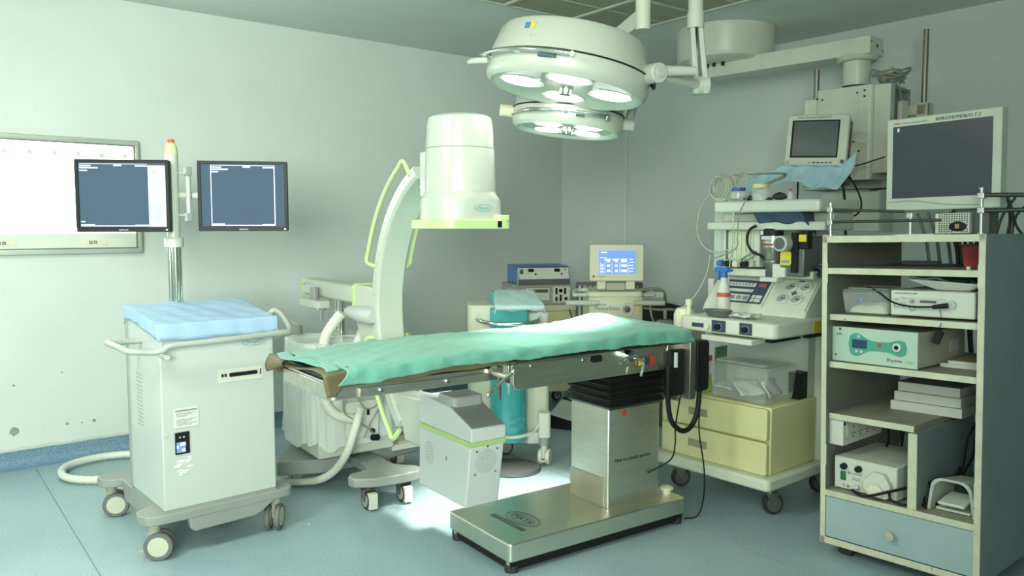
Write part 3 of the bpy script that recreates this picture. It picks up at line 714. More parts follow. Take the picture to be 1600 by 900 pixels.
mb.tube([(0.94, 0.2, 0.62), (0.93, 0.08, 0.585), (0.94, -0.04, 0.60), (0.95, -0.10, 0.66)], 0.030, 12, 6, rib=0.02)
mb.build('cable_hose', hosem, t)
MB().tube([(0.90, 0.0, 0.98), (0.93, 0.03, 0.93), (1.0, 0.03, 0.86), (1.02, 0.05, 0.80)], 0.028, 12, 5, rib=0.02).build('rear_hose', hosem, t)
MB().rbox(0.945, 0.96, -0.04, 0.15, 0.30, 0.50, 0.02, 'x').build('connector_plate', unitw, t, bevel=0.003)
for q in (MB().box(0.94, 0.946, 0.09, 0.105, 0.41, 0.44), MB().box(0.94, 0.946, 0.015, 0.03, 0.42, 0.45), MB().cyl((0.93, 0.0, 0.33), (0.95, 0.0, 0.33), 0.013), MB().cyl((0.91, -0.02, 0.295), (0.945, 0.0, 0.29), 0.018)): q.build('connector_socket', black, t)
mb = MB()
mb.tube([(0.93, 0.17, 0.58), (0.925, 0.17, 0.46), (0.92, 0.10, 0.40), (0.925, 0.02, 0.34), (0.93, -0.01, 0.30)], 0.004, 6)
mb.tube([(0.92, 0.12, 0.60), (0.915, 0.06, 0.47), (0.91, -0.02, 0.48), (0.92, -0.05, 0.57)], 0.004, 6)
mb.tube([(0.925, -0.12, 0.60), (0.92, -0.04, 0.47), (0.92, 0.02, 0.38), (0.925, 0.06, 0.30)], 0.004, 6)
mb.tube([(0.93, -0.12, 0.62), (0.93, -0.15, 0.50), (0.935, -0.20, 0.42), (0.94, -0.21, 0.34)], 0.004, 6)
mb.build('thin_cable', cableg, t)
# polythene bag over the stand
mb = MB()
def bag(u, v):
    a = 2 * PI * u; k = 4.0
    cx = (abs(math.cos(a)) ** (2 / k)) * math.copysign(1, math.cos(a)); cy = (abs(math.sin(a)) ** (2 / k)) * math.copysign(1, math.sin(a))
    z = 0.815 - v * 0.555
    s = 1.0 + 0.07 * v + 0.018 * math.sin(a * 17 + 3 * v) + 0.012 * math.sin(a * 31 - 5 * v)
    z += -0.02 * math.sin(a * 5) * v + 0.012 * math.sin(a * 11) * v
    return (1.26 + cx * 0.275 * s, 0.06 + cy * 0.26 * s, z)
mb.grid(bag, 140, 24)
def bagtop(u, v):
    p = bag(u, 0); return (1.26 + (p[0] - 1.26) * v, 0.06 + (p[1] - 0.06) * v, 0.825 - 0.01 * v + 0.012 * math.sin(u * 40) * v * (1 - v) * 3)
mb.grid(bagtop, 140, 8)
o = mb.build('polythene_cover', clearbag, ang=90); tag(o, 'translucent white polythene cover draped over the stand of the x-ray arm', 'plastic cover', F=XF)
# grey joystick on the bagged stand
t = thing('joystick_control', 'small grey knob control with a lever standing on the bagged stand', 'control', XF, (1.42, 0.24, 0.828))
MB().cyl((0, 0, 0), (0, 0, 0.055), 0.026, n=18).build('knob', grey, t, bevel=0.003)
MB().tube([(0, 0, 0.055), (0.02, 0.02, 0.07), (0.04, 0.04, 0.09)], 0.006, 8).build('lever', lgrey, t)

# ================================================================ operating table
t = thing('operating_table', 'stainless steel operating table with pedestal base in the centre of the room', 'operating table', TF)
mb = MB(); mb.rbox(0, 1.05, 0, 0.50, 0.050, 0.130, 0.02); base = mb.build('base', steelh, t, bevel=0.006)
MB().box(0.015, 1.035, 0.010, 0.49, 0.014, 0.052).build('base_underside', black, t)
for (x, y) in ((0.035, 0.035), (1.015, 0.035), (0.035, 0.465), (1.015, 0.465)):
    f = MB().lathe([(0.030, 0.0), (0.032, 0.012), (0.028, 0.030)], (x, y, 0), 20).build('levelling_foot', rubber, t)
    MB().lathe([(0.024, 0.028), (0.024, 0.052)], (x, y, 0), 20).build('foot_collar', steel, f)
# MATA badge
mb = MB(); c0 = Vector((0.222, 0.215, 0.1307))
ex = Vector((0.22, -0.975, 0)).normalized(); ex = Vector((0.0, -1.0, 0)); ey = Vector((1.0, 0.0, 0))
for ra, rb in ((0.108, 0.062), (0.098, 0.053), (0.078, 0.036)):
    mb.tube([c0 + ex * (ra * math.cos(a)) + ey * (rb * math.sin(a)) for a in [2 * PI * i / 40 for i in range(41)]], 0.0011, 4, 0)
mb.text('MATA', c0 - ey * 0.017, ex, ey, 0.052, 'CENTER', 0.0006)
mb.box(0.130, 0.158, 0.095, 0.345, 0.1297, 0.1303)
mb.build('maker_badge', mat('etched_grey', (0.10, 0.12, 0.11), 0.5), base)
mb = MB(); mb.text('MALHOTRA ASSOCIATES', (0.139, 0.335, 0.1306), ex, ey, 0.016); mb.text('NEW DELHI', (0.283, 0.25, 0.1306), ex, ey, 0.012); mb.build('badge_text', steelh, base)
col = MB().box(0.622, 0.955, 0.09, 0.365, 0.128, 0.612).build('column', steel, t, bevel=0.008)
MB().box(0.655, 0.925, 0.03, 0.10, 0.128, 0.27).build('column_plinth', steel, t, bevel=0.004) if False else None
MB().box(0.619, 0.6225, 0.12, 0.365, 0.131, 0.27).build('column_patch', mat('worn_steel_patch', (0.50, 0.47, 0.36), 0.45, metal=0.7, var=0.1), col)
MB().cyl((0.72, 0.086, 0.575), (0.72, 0.091, 0.575), 0.014, n=20).build('red_sticker', red, col)
mb = MB(); mb.text('Mata is a quality symbol', (0.66, 0.0888, 0.345), (1, 0, 0), (0, 0, 1), 0.024, shear=0.3); mb.build('lettering', inkm, col)
mb = MB()
for i, s in enumerate([0.012, -0.004] * 5 + [0.012]):
    pass
prof = [(0.598 + i * 0.0165, 0.016 if i % 2 else 0.0) for i in range(12)]
vs = []; fs = []
for (z, d) in prof: vs += [(0.625 - d, 0.085 - d, z), (0.955 + d, 0.085 - d, z), (0.955 + d, 0.37 + d, z), (0.625 - d, 0.37 + d, z)]
for k in range(len(prof) - 1):
    for i in range(4): fs.append((k * 4 + i, k * 4 + (i + 1) % 4, (k + 1) * 4 + (i + 1) % 4, (k + 1) * 4 + i))
mb.add(vs, fs); mb.build('bellows', bellow, t, bevel=0.002)
MB().lathe([(0.022, 0.13), (0.022, 0.145), (0.034, 0.150), (0.034, 0.158), (0.024, 0.165), (0.0001, 0.166)], (1.02, 0.10, 0), 16).build('floor_lock_knob', cream, t)
MB().box(0.97, 1.02, 0.30, 0.42, 0.17, 0.178).box(0.98, 0.99, 0.30, 0.31, 0.13, 0.17).build('foot_lever', chrome, t)
# top frame
mb = MB()
mb.box(0.045, 1.02, 0.02, 0.48, 0.795, 0.83)
mb.build('under_frame', dgrey, t)
for ya, yb in ((-0.004, 0.020), (0.48, 0.504)): MB().rbox(0.015, 0.905, ya, yb, 0.778, 0.895, 0.03, 'y').build('side_plate', steelr, t, bevel=0.003)
mb = MB()
mb.box(-0.745, -0.03, 0.0, 0.028, 0.832, 0.885); mb.box(-0.745, -0.03, 0.472, 0.50, 0.832, 0.885)
mb.cyl((-0.747, 0.028, 0.832), (-0.747, 0.028, 0.888), 0.028, n=20); mb.cyl((-0.747, 0.472, 0.832), (-0.747, 0.472, 0.888), 0.028, n=20)
mb.box(-0.775, -0.745, 0.028, 0.472, 0.832, 0.888)
mb.box(0.0, 1.035, 0.008, 0.492, 0.83, 0.898)
mb.build('top_frame', steelr, t, bevel=0.003)
for (xa, xb, ya, za, zb) in ((-0.665, -0.07, -0.012, 0.836, 0.868), (0.0, 0.42, -0.016, 0.862, 0.888), (0.90, 1.02, -0.010, 0.842, 0.893)): MB().box(xa, xb, ya, ya + 0.012, za, zb).build('accessory_rail', steelr, t, bevel=0.002)
mb = MB()
for (x, z) in ((-0.58, 0.853), (-0.30, 0.855), (0.10, 0.874), (0.38, 0.872)): mb.cyl((x, -0.020, z), (x, -0.010, z), 0.008, n=10)
mb.build('rail_bolt', chrome, t)
MB().box(-0.76, -0.02, 0.03, 0.47, 0.890, 0.915).build('cushion', mattress, t, bevel=0.008); MB().box(0.0, 1.03, 0.01, 0.49, 0.899, 0.935).build('cushion', mattress, t, bevel=0.008)
MB().box(-0.772, -0.766, 0.06, 0.44, 0.889, 0.897).build('end_slot', chrome, t)
mb = MB(); mb.cyl((-0.085, 0.02, 0.865), (-0.085, -0.012, 0.865), 0.030, n=20); mb.cyl((-0.085, -0.01, 0.865), (-0.065, -0.075, 0.855), 0.012, n=12)
c = mb.build('joint_clamp', steelr, t)
mb = MB(); mb.tube([(-0.035, -0.075, 0.872), (-0.065, -0.08, 0.857), (-0.17, -0.10, 0.800)], 0.0075, 10, 0); mb.sphere((-0.035, -0.075, 0.872), 0.011, 8); mb.sphere((-0.17, -0.10, 0.80), 0.010, 8)
mb.build('clamp_handle', chrome, c)
MB().box(-0.072, -0.060, -0.03, -0.018, 0.755, 0.86).build('clamp_tongue', dullm, c)
mb = MB(); mb.cyl((0.64, 0.0, 0.868), (0.64, -0.045, 0.868), 0.026, n=18); mb.tube([(0.56, -0.05, 0.848), (0.60, -0.045, 0.865), (0.66, -0.05, 0.868)], 0.007, 8); mb.tube([(0.66, -0.05, 0.86), (0.70, -0.055, 0.838), (0.685, -0.055, 0.775)], 0.006, 8)
mb.build('accessory_clamp', chrome, t)
MB().rbox(0.43, 0.49, -0.014, -0.006, 0.856, 0.885, 0.01, 'y').build('latch_recess', black, t)
MB().box(0.712, 0.742, -0.0165, -0.010, 0.815, 0.848).build('yellow_sticker', yellow, t)
MB().box(0.745, 0.775, -0.0165, -0.010, 0.815, 0.848).build('teal_sticker', navy, t)
MB().box(0.782, 0.812, -0.0165, -0.010, 0.812, 0.853).build('red_tag', red, t)
MB().box(1.032, 1.045, 0.05, 0.45, 0.60, 0.86).build('end_plate', dullm, t, bevel=0.003)
# sheets
mb = MB()
def brown(u, v):
    x = -0.79 + u * 0.78; L = v * 0.78 - 0.14      # arc length across, 0..0.50 is the top
    zt = 0.921 + 0.016 * math.sin(v * 7)
    if L < 0: y = -0.014 - 0.003 * math.sin(x * 30); z = zt + L * ((0.25 if x > -0.735 else 0.25 + min(1, (-0.735 - x) / 0.02) * 0.22) + 0.05 * math.sin(x * 8) + 0.03 * math.sin(x * 23))
    elif L > 0.5: y = 0.518; z = zt - (L - 0.5) * 0.5
    else: y = L; z = zt
    if u < 0.02: z -= 0.004
    return (x - 0.014 * math.sin(v * 9), y, z)
mb.grid(brown, 50, 60); o = mb.build('rubber_sheet', browncloth, solid=0.004, ang=80); tag(o, 'khaki brown rubber sheet under the green linen at the foot of the table', 'sheet', F=TF)
mb = MB(); mb.grid(lambda u, v: (-0.785 - 0.022 * math.sin(2.4 * v) - 0.01 * u, 0.40 + 0.17 * u, 0.935 - 0.075 * v * (0.4 + 0.6 * u)), 8, 12)
o = mb.build('rubber_sheet', browncloth, solid=0.003, ang=80); tag(o, 'rolled dark corner of khaki sheet at the far foot corner of the table', 'sheet', F=TF)
mb = MB(); mb.grid(lambda u, v: (0.99 + u * 0.20, 0.03 + v * 0.42, 0.925 + 0.004 * math.sin(v * 9) - 0.02 * u - 0.06 * u * u), 10, 12)
o = mb.build('rubber_sheet', browncloth, solid=0.003, ang=80); tag(o, 'khaki brown sheet flap sticking out at the head of the table by the hand control', 'sheet', F=TF)
rn = random.Random(3)
def ridge(t): return (1 - abs(math.sin(t))) ** 3
def fold(x, y):
    return (0.005 * ridge(x * 5.3 + 2.2 * y + 0.8 * math.sin(y * 9)) * (0.5 + 0.5 * math.sin(x * 6 + 1)) + 0.004 * ridge(y * 9.1 - x * 3.1 + 0.9 * math.sin(x * 7)) * (0.5 + 0.5 * math.sin(x * 9 + y * 7)) + 0.003 * ridge(x * 13 - y * 11 + 1.3 * math.sin(x * 4 + y * 8)) + 0.0016 * math.sin(x * 17 + 5 * math.sin(y * 5 + x * 3)) + 0.0014 * math.sin(x * 43 + y * 21 + 2 * math.sin(x * 11)) + 0.0014 * math.sin(y * 60 - x * 24 + 3 * math.sin(x * 7)) + 0.0008 * math.sin(x * 130 + y * 70 + 4 * math.sin(y * 23)))
def topy(x, y):
    z = 0.940 + 0.022 * min(1, max(0, (x + 0.75) / 0.5)) + 0.012 * math.exp(-((x - 0.76) / 0.16) ** 2)
    z += 0.020 * math.exp(-((x - 0.55) / 0.5) ** 2) * math.sin(max(0, min(1, y / 0.5)) * PI) ** 0.7
    z += 0.030 * math.exp(-((x - 0.86) / 0.12) ** 2) * math.exp(-((y - 0.43) / 0.09) ** 2)
    return z + fold(x, y) * 0.8
mb = MB()
def sheet(u, v):
    x = -0.755 + u * 1.83
    hang = 0.052 + 0.005 * math.sin(x * 9 + 1) + 0.003 * math.sin(x * 27) + 0.012 * min(1, max(0, x - 0.2)) 
    tot = 0.5 + hang + 0.075
    L = v * tot - hang
    zt = topy(x, min(max(L, 0), 0.5))
    rr = 0.03
    if L < 0:
        s = -L; y = -0.022 - 0.006 * math.sin(min(1, s / rr) * PI / 2) - 0.0022 * math.sin(x * 33 + s * 40) - 0.0012 * math.sin(x * 71); z = zt - 0.006 - s * 0.9
        if x > 0.45: y -= 0.006 * min(1, (x - 0.45) / 0.3); 
    elif L > 0.5: y = 0.515 + 0.004 * math.sin(x * 30); z = zt - (L - 0.5)
    else:
        y = L; e = min(L, 0.5 - L); y = L if e > 0.02 else L - (0.022 if L < 0.25 else -0.015) * (1 - e / 0.02); z = zt - (0.006 * (1 - e / 0.02) ** 2 if e < 0.02 else 0)
    if x > 1.035: z -= (x - 1.035) * 1.3 + 0.01
    if u < 0.03: x += 0.03 * math.sin(v * 8) + 0.02 * math.sin(v * 19)
    return (x, y, z)
mb.grid(sheet, 240, 110)
o = mb.build('green_linen_sheet', greencloth, solid=0.003, ang=85); tag(o, 'creased sea green surgical sheet spread over the operating table', 'sheet', F=TF)
mb = MB()
mb.grid(lambda u, v: (-0.785 + 0.05 * u + 0.022 * math.sin(v * 6), 0.0 + v * 0.50, 0.9395 + 0.003 * math.sin(v * 14) + 0.003 * u), 6, 40)
o = mb.build('green_linen_sheet', greencloth, solid=0.004, ang=85); tag(o, 'folded edge of a second green sheet showing at the foot of the table', 'sheet', F=TF)
# hand control
t = thing('hand_control', 'black boxed hand control with coiled cord hanging at the head of the table', 'remote control', TF, (1.05, -0.03, 0.63))
MB().rbox(0.0, 0.085, -0.03, 0.03, 0.03, 0.275, 0.018, 'y').build('holster', black, t, bevel=0.006)
MB().box(-0.055, -0.015, -0.035, 0.03, 0.0, 0.275).build('metal_bracket', dullm, t, bevel=0.003)
MB().box(-0.15, -0.06, 0.0, 0.04, 0.02, 0.24).build('cable_box', black, t, bevel=0.004)
MB().cyl((-0.125, -0.01, 0.16), (-0.125, -0.01, 0.23), 0.010, n=12).build('plug', lgrey, t)
pts = []
path = [(-0.17, -0.005, 0.17), (-0.175, -0.01, 0.02), (-0.16, -0.015, -0.08), (-0.12, -0.02, -0.13), (-0.07, -0.02, -0.15), (-0.02, -0.02, -0.13), (0.015, -0.02, -0.07), (0.03, -0.02, 0.03)]
MB().tube(path, 0.013, 10, 8, rib=0.010).build('coiled_cord', black, t)
mb = MB(); mb.tube([(0.045, -0.02, 0.05), (0.03, -0.02, -0.15), (0.06, -0.03, -0.35), (0.06, -0.03, -0.50), (0.03, -0.02, -0.585), (-0.02, 0.02, -0.60)], 0.004, 6)
mb.tube([(-0.08, 0.0, 0.02), (-0.11, 0.0, -0.12), (-0.09, 0.02, -0.22), (-0.10, 0.04, -0.30), (-0.17, 0.12, -0.37)], 0.004, 6)
mb.build('power_cord', black, t)

# ================================================================ surgical lights
def lamp_head(parent, M, Rr, H, lenses, lr, handles, boxtop=False):
    """local z is up through the dome, the lit face looks down"""
    def b(): q = MB(); q.M = M; return q
    dome = b().lathe([(Rr * 1.0, 0.38 * H), (Rr * 0.985, 0.46 * H), (Rr * 0.90, 0.93 * H), (Rr * 0.86, H), (0.0001, H * 1.04)], n=64, caps=False).build('dome', white, parent)
    b().lathe([(Rr * 1.012, 0.375 * H), (Rr * 1.016, 0.39 * H), (Rr * 1.012, 0.405 * H), (Rr * 0.98, 0.40 * H)], n=64, caps=False).build('seal_ring', black, parent)
    b().lathe([(0.0001, 0.022), (Rr * 0.83, 0.016), (Rr * 0.88, 0.002), (Rr * 0.93, 0.0), (Rr * 0.985, 0.07 * H), (Rr * 1.0, 0.16 * H), (Rr * 1.0, 0.385 * H)], n=64, caps=False).build('lamp_face', white, parent)
    for (x, y) in lenses:
        L = b(); L.lathe([(lr, 0.020), (lr, 0.014), (lr * 0.98, 0.012), (0.0001, 0.011)], (x, y, 0.0)).build('lens', glow, parent)
        g = b(); g.tube([(x + lr * 1.22 * math.cos(a), y + lr * 1.22 * math.sin(a), 0.017) for a in [2 * PI * i / 40 for i in range(41)]], 0.002, 4, 0); g.build('lens_ring', lgrey, parent)
    b().lathe([(0.030, 0.02), (0.028, -0.012), (0.0001, -0.014)], n=20).build('centre_handle', chrome, parent)
    return dome
def axes(zdir, xhint):
    z = Vector(zdir).normalized(); x = Vector(xhint); x = (x - z * x.dot(z)).normalized(); y = z.cross(x)
    return Matrix((( x.x, y.x, z.x), (x.y, y.y, z.y), (x.z, y.z, z.z))).to_4x4()
ML = Matrix.Translation((0.225, 3.46, 2.015)) @ axes((0.17, 0.03, 1), (1, 0, -0.1))
t = thing('surgical_light', 'large white domed surgical light with lit lenses, nearer of the pair', 'surgical lamp')
Rb = 0.345
lamp_head(t, ML, Rb, 0.225, [(0.0, -0.185), (0.19, 0.0), (0.0, 0.185), (-0.19, 0.0)], 0.080, None)
def MBL(): q = MB(); q.M = ML; return q
# grab rail round the front-left rim
pts = [(Rb * 1.10 * math.cos(R(a)), Rb * 1.10 * math.sin(R(a)), 0.070) for a in range(195, 272, 8)]
MBL().tube(pts, 0.009, 10, 2).build('grab_rail', chrome, t)
q = MBL()
for a in (198, 232, 268): q.cyl((Rb * 0.99 * math.cos(R(a)), Rb * 0.99 * math.sin(R(a)), 0.070), (Rb * 1.11 * math.cos(R(a)), Rb * 1.11 * math.sin(R(a)), 0.070), 0.010, n=10)
q.build('rail_post', chrome, t)
q = MBL(); a = [180 + i * 6 for i in range(5)]
q.tube([(-Rb * 0.98, 0.02, 0.075), (-Rb * 1.12, 0.0, 0.07), (-Rb * 1.2, -0.03, 0.05), (-Rb * 1.14, -0.09, 0.045), (-Rb * 0.97, -0.12, 0.05)], 0.013, 10).build('side_handle', white, t)
q = MBL(); q.box(-0.14, -0.07, -Rb * 1.015, -Rb * 0.93, 0.052, 0.066); q.build('bracket_plate', navy, t)
q = MBL(); q.text('BHH', (-0.20, -Rb * 0.80, 0.222), (0.86, -0.5, 0), (0.1, 0.1, 1), 0.001); q.build('tiny_mark', inkb, t) if False else None
def wraptext(body, a_deg, zz, size, m, name, rr):
    c = Vector((rr * math.cos(R(a_deg)), rr * math.sin(R(a_deg)), zz)); ex = Vector((-math.sin(R(a_deg)), math.cos(R(a_deg)), 0)); n = Vector((math.cos(R(a_deg)), math.sin(R(a_deg)), 0.18))
    up = n.cross(ex); up = Vector((-n.x * 0.15, -n.y * 0.15, 1))
    q = MBL(); q.text(body, c, ex, up, size, 'CENTER', 0.0006); return q.build(name, m, t)
wraptext('Philips', 240, 0.130, 0.016, inkb, 'blue_lettering', Rb * 0.958)
c = Vector((Rb * 0.932 * math.cos(R(234)), Rb * 0.932 * math.sin(R(234)), 0.168)); ex = Vector((-math.sin(R(236)), math.cos(R(236)), 0)); up = Vector((-math.cos(R(236)) * .15, -math.sin(R(236)) * .15, 1)).normalized()
for (du, m) in ((-0.012, inkb), (0.014, yellow)):
    q = MBL(); A = c + ex * (du - 0.011); B = c + ex * (du + 0.011)
    n = ex.cross(up) * 0.002
    q.hexa([A - n, B - n, B + n, A + n], [A - n + up * 0.024, B - n + up * 0.024, B + n + up * 0.024, A + n + up * 0.024]); q.build('sticker', m, t)
# pivot + arms
q = MBL(); q.cyl((Rb * 0.90, -0.13, 0.10), (Rb * 1.02, -0.20, 0.10), 0.040, n=24); q.build('pivot_hub', white, t, bevel=0.004)
q = MBL(); q.cyl((Rb * 1.02, -0.20, 0.10), (Rb * 1.03, -0.206, 0.10), 0.018, n=14); q.build('pivot_screw', brownm if False else lgrey, t)
pv = ML @ Vector((Rb * 0.98, -0.15, 0.10))
jb = Vector((0.815, 3.55, 2.06))
MB().cyl(pv, jb, 0.022, n=14).cyl(pv + Vector((0.03, 0.0, 0.015)), pv + Vector((0.17, 0.03, 0.02)), 0.022, 0.018, n=14).build('head_arm', white, t)
MB().cyl(jb - Vector((0.035, 0, 0)), jb + Vector((0.035, 0, 0)), 0.04, n=20).build('elbow_joint', white, t)
mb = MB()
top = Vector((0.79, 3.55, 2.33))
for dx in (-0.020, 0.022):
    mb.hexa([(jb.x + dx - 0.012, 3.52, 2.02), (jb.x + dx + 0.014, 3.52, 2.02), (jb.x + dx + 0.014, 3.585, 2.02), (jb.x + dx - 0.012, 3.585, 2.02)],
            [(top.x + dx * .8 - 0.010, 3.53, 2.31), (top.x + dx * .8 + 0.012, 3.53, 2.31), (top.x + dx * .8 + 0.012, 3.575, 2.31), (top.x + dx * .8 - 0.010, 3.575, 2.31)])
mb.build('spring_arm', white, t, bevel=0.006)
MB().box(top.x - 0.004, top.x + 0.004, 3.53, 3.55, 2.05, 2.30).build('arm_slot', black, t)
MB().cyl((0.79, 3.55, 2.30), (0.79, 3.55, 2.365), 0.037, n=20).build('arm_collar', white, t)
MB().cyl((0.79, 3.55, 2.36), (0.79, 3.55, CH - 0.02), 0.032, n=20).build('drop_pole', white, t)
MB().lathe([(0.08, CH - 0.03), (0.10, CH - 0.001)], (0.79, 3.55, 0), 24).build('ceiling_rose', white, t)
MB().tube([ML @ Vector((Rb * 0.97, -0.20, 0.07)), ML @ Vector((Rb * 1.02, -0.10, 0.055)), ML @ Vector((Rb * 1.01, -0.02, 0.09))], 0.006, 8).build('arm_cable', black, t)
sp = bpy.data.lights.new('surgical_spot', 'SPOT'); sp.energy = 52; sp.color = (1.0, 1.0, 0.90); sp.spot_size = R(27); sp.spot_blend = 0.7; sp.shadow_soft_size = 0.16
so = bpy.data.objects.new('surgical_spot', sp); COL.objects.link(so); so.matrix_world = ML @ Matrix.Translation((0, 0, -0.05)); so.parent = None

MS = Matrix.Translation((0.268, 4.02, 1.915)) @ axes((0.11, 0.02, 1), (1, 0, -0.1))
t = thing('surgical_light', 'smaller white surgical light half hidden below and behind the big one', 'surgical lamp')
Rs = 0.272
lamp_head(t, MS, Rs, 0.23, [(-0.10, -0.10), (0.10, -0.10), (0.11, 0.11), (-0.09, 0.11)], 0.062, None)
q = MB(); q.M = MS
q.tube([(-Rs * 1.0, -Rs * 0.18, 0.052), (-Rs * 0.7, -Rs * 0.85, 0.052), (-0.03, -Rs * 1.1, 0.052), (0.12, -Rs * 1.03, 0.052), (0.17, -Rs * 0.93, 0.05)], 0.009, 10, 6); q.build('grab_rail', chrome, t)
q = MB(); q.M = MS; q.sphere((-0.03, -Rs * 1.1, 0.052), 0.013, 8).sphere((0.165, -Rs * 0.94, 0.05), 0.015, 8); q.build('rail_post', chrome, t)
q = MB(); q.M = MS; q.cyl((-Rs * 0.95, 0, 0.07), (-Rs * 1.24, -0.01, 0.07), 0.030, n=20); q.build('side_handle', cream, t, bevel=0.003, label='cream pivot knob')
q = MB(); q.M = MS; q.cyl((Rs * 0.95, 0, 0.07), (Rs * 1.20, 0, 0.07), 0.030, n=20); q.build('pivot_hub', white, t, bevel=0.003)
q = MB(); q.M = MS; q.box(0.02, 0.06, -Rs * 1.01, -Rs * 0.9, 0.035, 0.05); q.build('bracket_plate', dgrey, t)
e = MS @ Vector((Rs * 1.1, 0, 0.07))
MB().tube([e, e + Vector((0.03, 0.02, 0.2)), (0.45, 4.0, 2.30)], 0.022, 12, 4).build('yoke_arm', white, t)
pz = Vector((0.575, 3.62, 2.36))
mb = MB(); a = Vector((0.44, 3.99, 2.30)); b_ = pz + Vector((0, 0, 0.0)); d = (b_ - a).normalized(); sdv = d.cross(Vector((0, 0, 1))).normalized() * 0.03; upv = sdv.cross(d).normalized() * 0.035
mb.hexa([a - sdv - upv, a + sdv - upv, a + sdv + upv, a - sdv + upv], [b_ - sdv - upv, b_ + sdv - upv, b_ + sdv + upv, b_ - sdv + upv])
mb.build('swing_arm', white, t, bevel=0.004)
MB().cyl((pz.x, pz.y, 2.31), (pz.x, pz.y, 2.46), 0.033, n=20).build('arm_hub', offw, t)
MB().cyl((pz.x, pz.y, 2.44), (pz.x, pz.y, CH - 0.02), 0.028, n=20).build('drop_pole', offw, t)
MB().lathe([(0.08, CH - 0.03), (0.10, CH - 0.001)], (pz.x, pz.y, 0), 24).build('ceiling_rose', white, t)
s2 = sp.copy(); s2.energy = 400; s2.spot_size = R(46); s2.spot_blend = 0.5
so2 = bpy.data.objects.new('surgical_spot_rear', s2); COL.objects.link(so2); so2.matrix_world = MS @ Matrix.Translation((0, 0, -0.05))

# ================================================================ ceiling pendant
t = thing('ceiling_pendant', 'old white ceiling pendant with drum, long beam and hanging service column', 'medical pendant')
cdx, cdy = 1.56, 6.02
MB().lathe([(0.0001, 2.60), (0.10, 2.60), (0.10, 2.625), (0.30, 2.625), (0.335, 2.645), (0.345, 2.67), (0.35, CH - 0.001)], (cdx, cdy, 0), 48, caps=False).build('ceiling_drum', offw, t)
mb = MB()
for a in (200, 225, 250, 280): mb.cyl((cdx + 0.15 * math.cos(R(a)), cdy + 0.15 * math.sin(R(a)), 2.60), (cdx + 0.15 * math.cos(R(a)), cdy + 0.15 * math.sin(R(a)), 2.626), 0.012, n=10)
mb.build('drum_bolt', black, t)
bd = Vector((0.68, -0.733, 0)); bn = Vector((0.733, 0.68, 0))
BM = Matrix(((bd.x, bn.x, 0, cdx), (bd.y, bn.y, 0, cdy), (0, 0, 1, 0), (0, 0, 0, 1)))
def MBB(): q = MB(); q.M = BM; return q
MBB().box(-0.12, 1.105, -0.10, 0.10, 2.535, 2.645).build('beam', offw, t, bevel=0.006)
q = MBB(); q.box(1.104, 1.108, -0.003, 0.003, 2.575, 2.605).box(1.104, 1.108, -0.015, 0.015, 2.587, 2.593)
for (y, z) in ((-0.085, 2.61), (0.085, 2.57)): q.cyl((1.103, y, z), (1.108, y, z), 0.005, n=8)
q.build('end_marks', black, t)
q = MBB(); q.lathe([(0.115, 2.505), (0.125, 2.515), (0.125, 2.535)], (0.98, 0, 0), 32); q.build('column_flange', wornedge, t)
q = MBB(); q.lathe([(0.082, 2.33), (0.085, 2.345), (0.085, 2.51)], (0.98, 0, 0), 32); q.build('column_tube', offw, t)
q = MBB(); q.lathe([(0.087, 2.342), (0.089, 2.348), (0.087, 2.354)], (0.98, 0, 0), 32, caps=False); q.build('column_ring', rubber, t)
q = MBB(); q.rbox(0.80, 1.17, -0.19, 0.11, 1.74, 2.325, 0.03); q.build('service_box', offw, t, bevel=0.005)
q = MBB(); q.box(0.835, 1.085, -0.1935, -0.188, 1.78, 2.31); q.build('service_door', offw, t, bevel=0.002)
q = MBB()
for (x, z) in ((0.815, 2.27), (0.85, 2.26), (1.075, 2.28), (1.12, 2.29), (1.12, 2.255), (1.06, 1.98), (1.095, 1.92)): q.cyl((x, -0.197, z), (x, -0.190, z), 0.006, n=8)
q.build('door_screw', black, t)
q = MBB(); q.box(0.70, 0.80, -0.14, 0.09, 1.80, 2.28); q.build('side_box', offw, t, bevel=0.005)
q = MBB(); q.box(1.17, 1.27, -0.17, 0.07, 1.78, 2.32); q.build('instrument_box', offw, t, bevel=0.004)
q = MBB(); q.box(1.271, 1.282, -0.155, 0.06, 1.83, 2.29); q.build('instrument_window', mat('dusty_glass', (0.12, 0.14, 0.13), 0.3, var=0.3, scale=8), t)
q = MBB(); q.box(1.27, 1.292, -0.168, -0.15, 1.82, 2.30).box(1.27, 1.292, 0.05, 0.068, 1.82, 2.30).box(1.27, 1.292, -0.15, 0.05, 2.28, 2.30); q.build('window_frame', dullm, t)
q = MBB(); q.rbox(1.282, 1.31, -0.09, 0.0, 2.08, 2.22, 0.02, 'x'); q.tube([(1.30, -0.09, 2.20), (1.31, -0.12, 2.1), (1.30, -0.10, 1.95), (1.30, -0.02, 1.9)], 0.008, 8); q.build('suction_valve', unitw, t)
q = MBB(); q.rbox(0.83, 1.22, -0.15, 0.06, 1.42, 1.67, 0.02); q.build('lower_box', offw, t, bevel=0.004)
q = MBB(); q.box(0.74, 1.30, -0.20, 0.10, 1.685, 1.735); q.build('shelf_tray', dullm, t, bevel=0.003)
q = MBB(); q.box(0.90, 1.12, -0.08, 0.04, 1.66, 1.75); q.build('lower_neck', offw, t)
q = MBB(); q.tube([(0.70, 0.02, 2.30), (0.70, 0.02, 2.50)], 0.018, 12, 0); q.build('short_pole', dullm, t)
q = MBB(); q.cyl((1.37, 0.08, 1.72), (1.37, 0.08, 2.66), 0.017, n=14); q.build('drip_pole', mat('bronze_pole', (0.30, 0.30, 0.24), 0.4, metal=0.8), t)
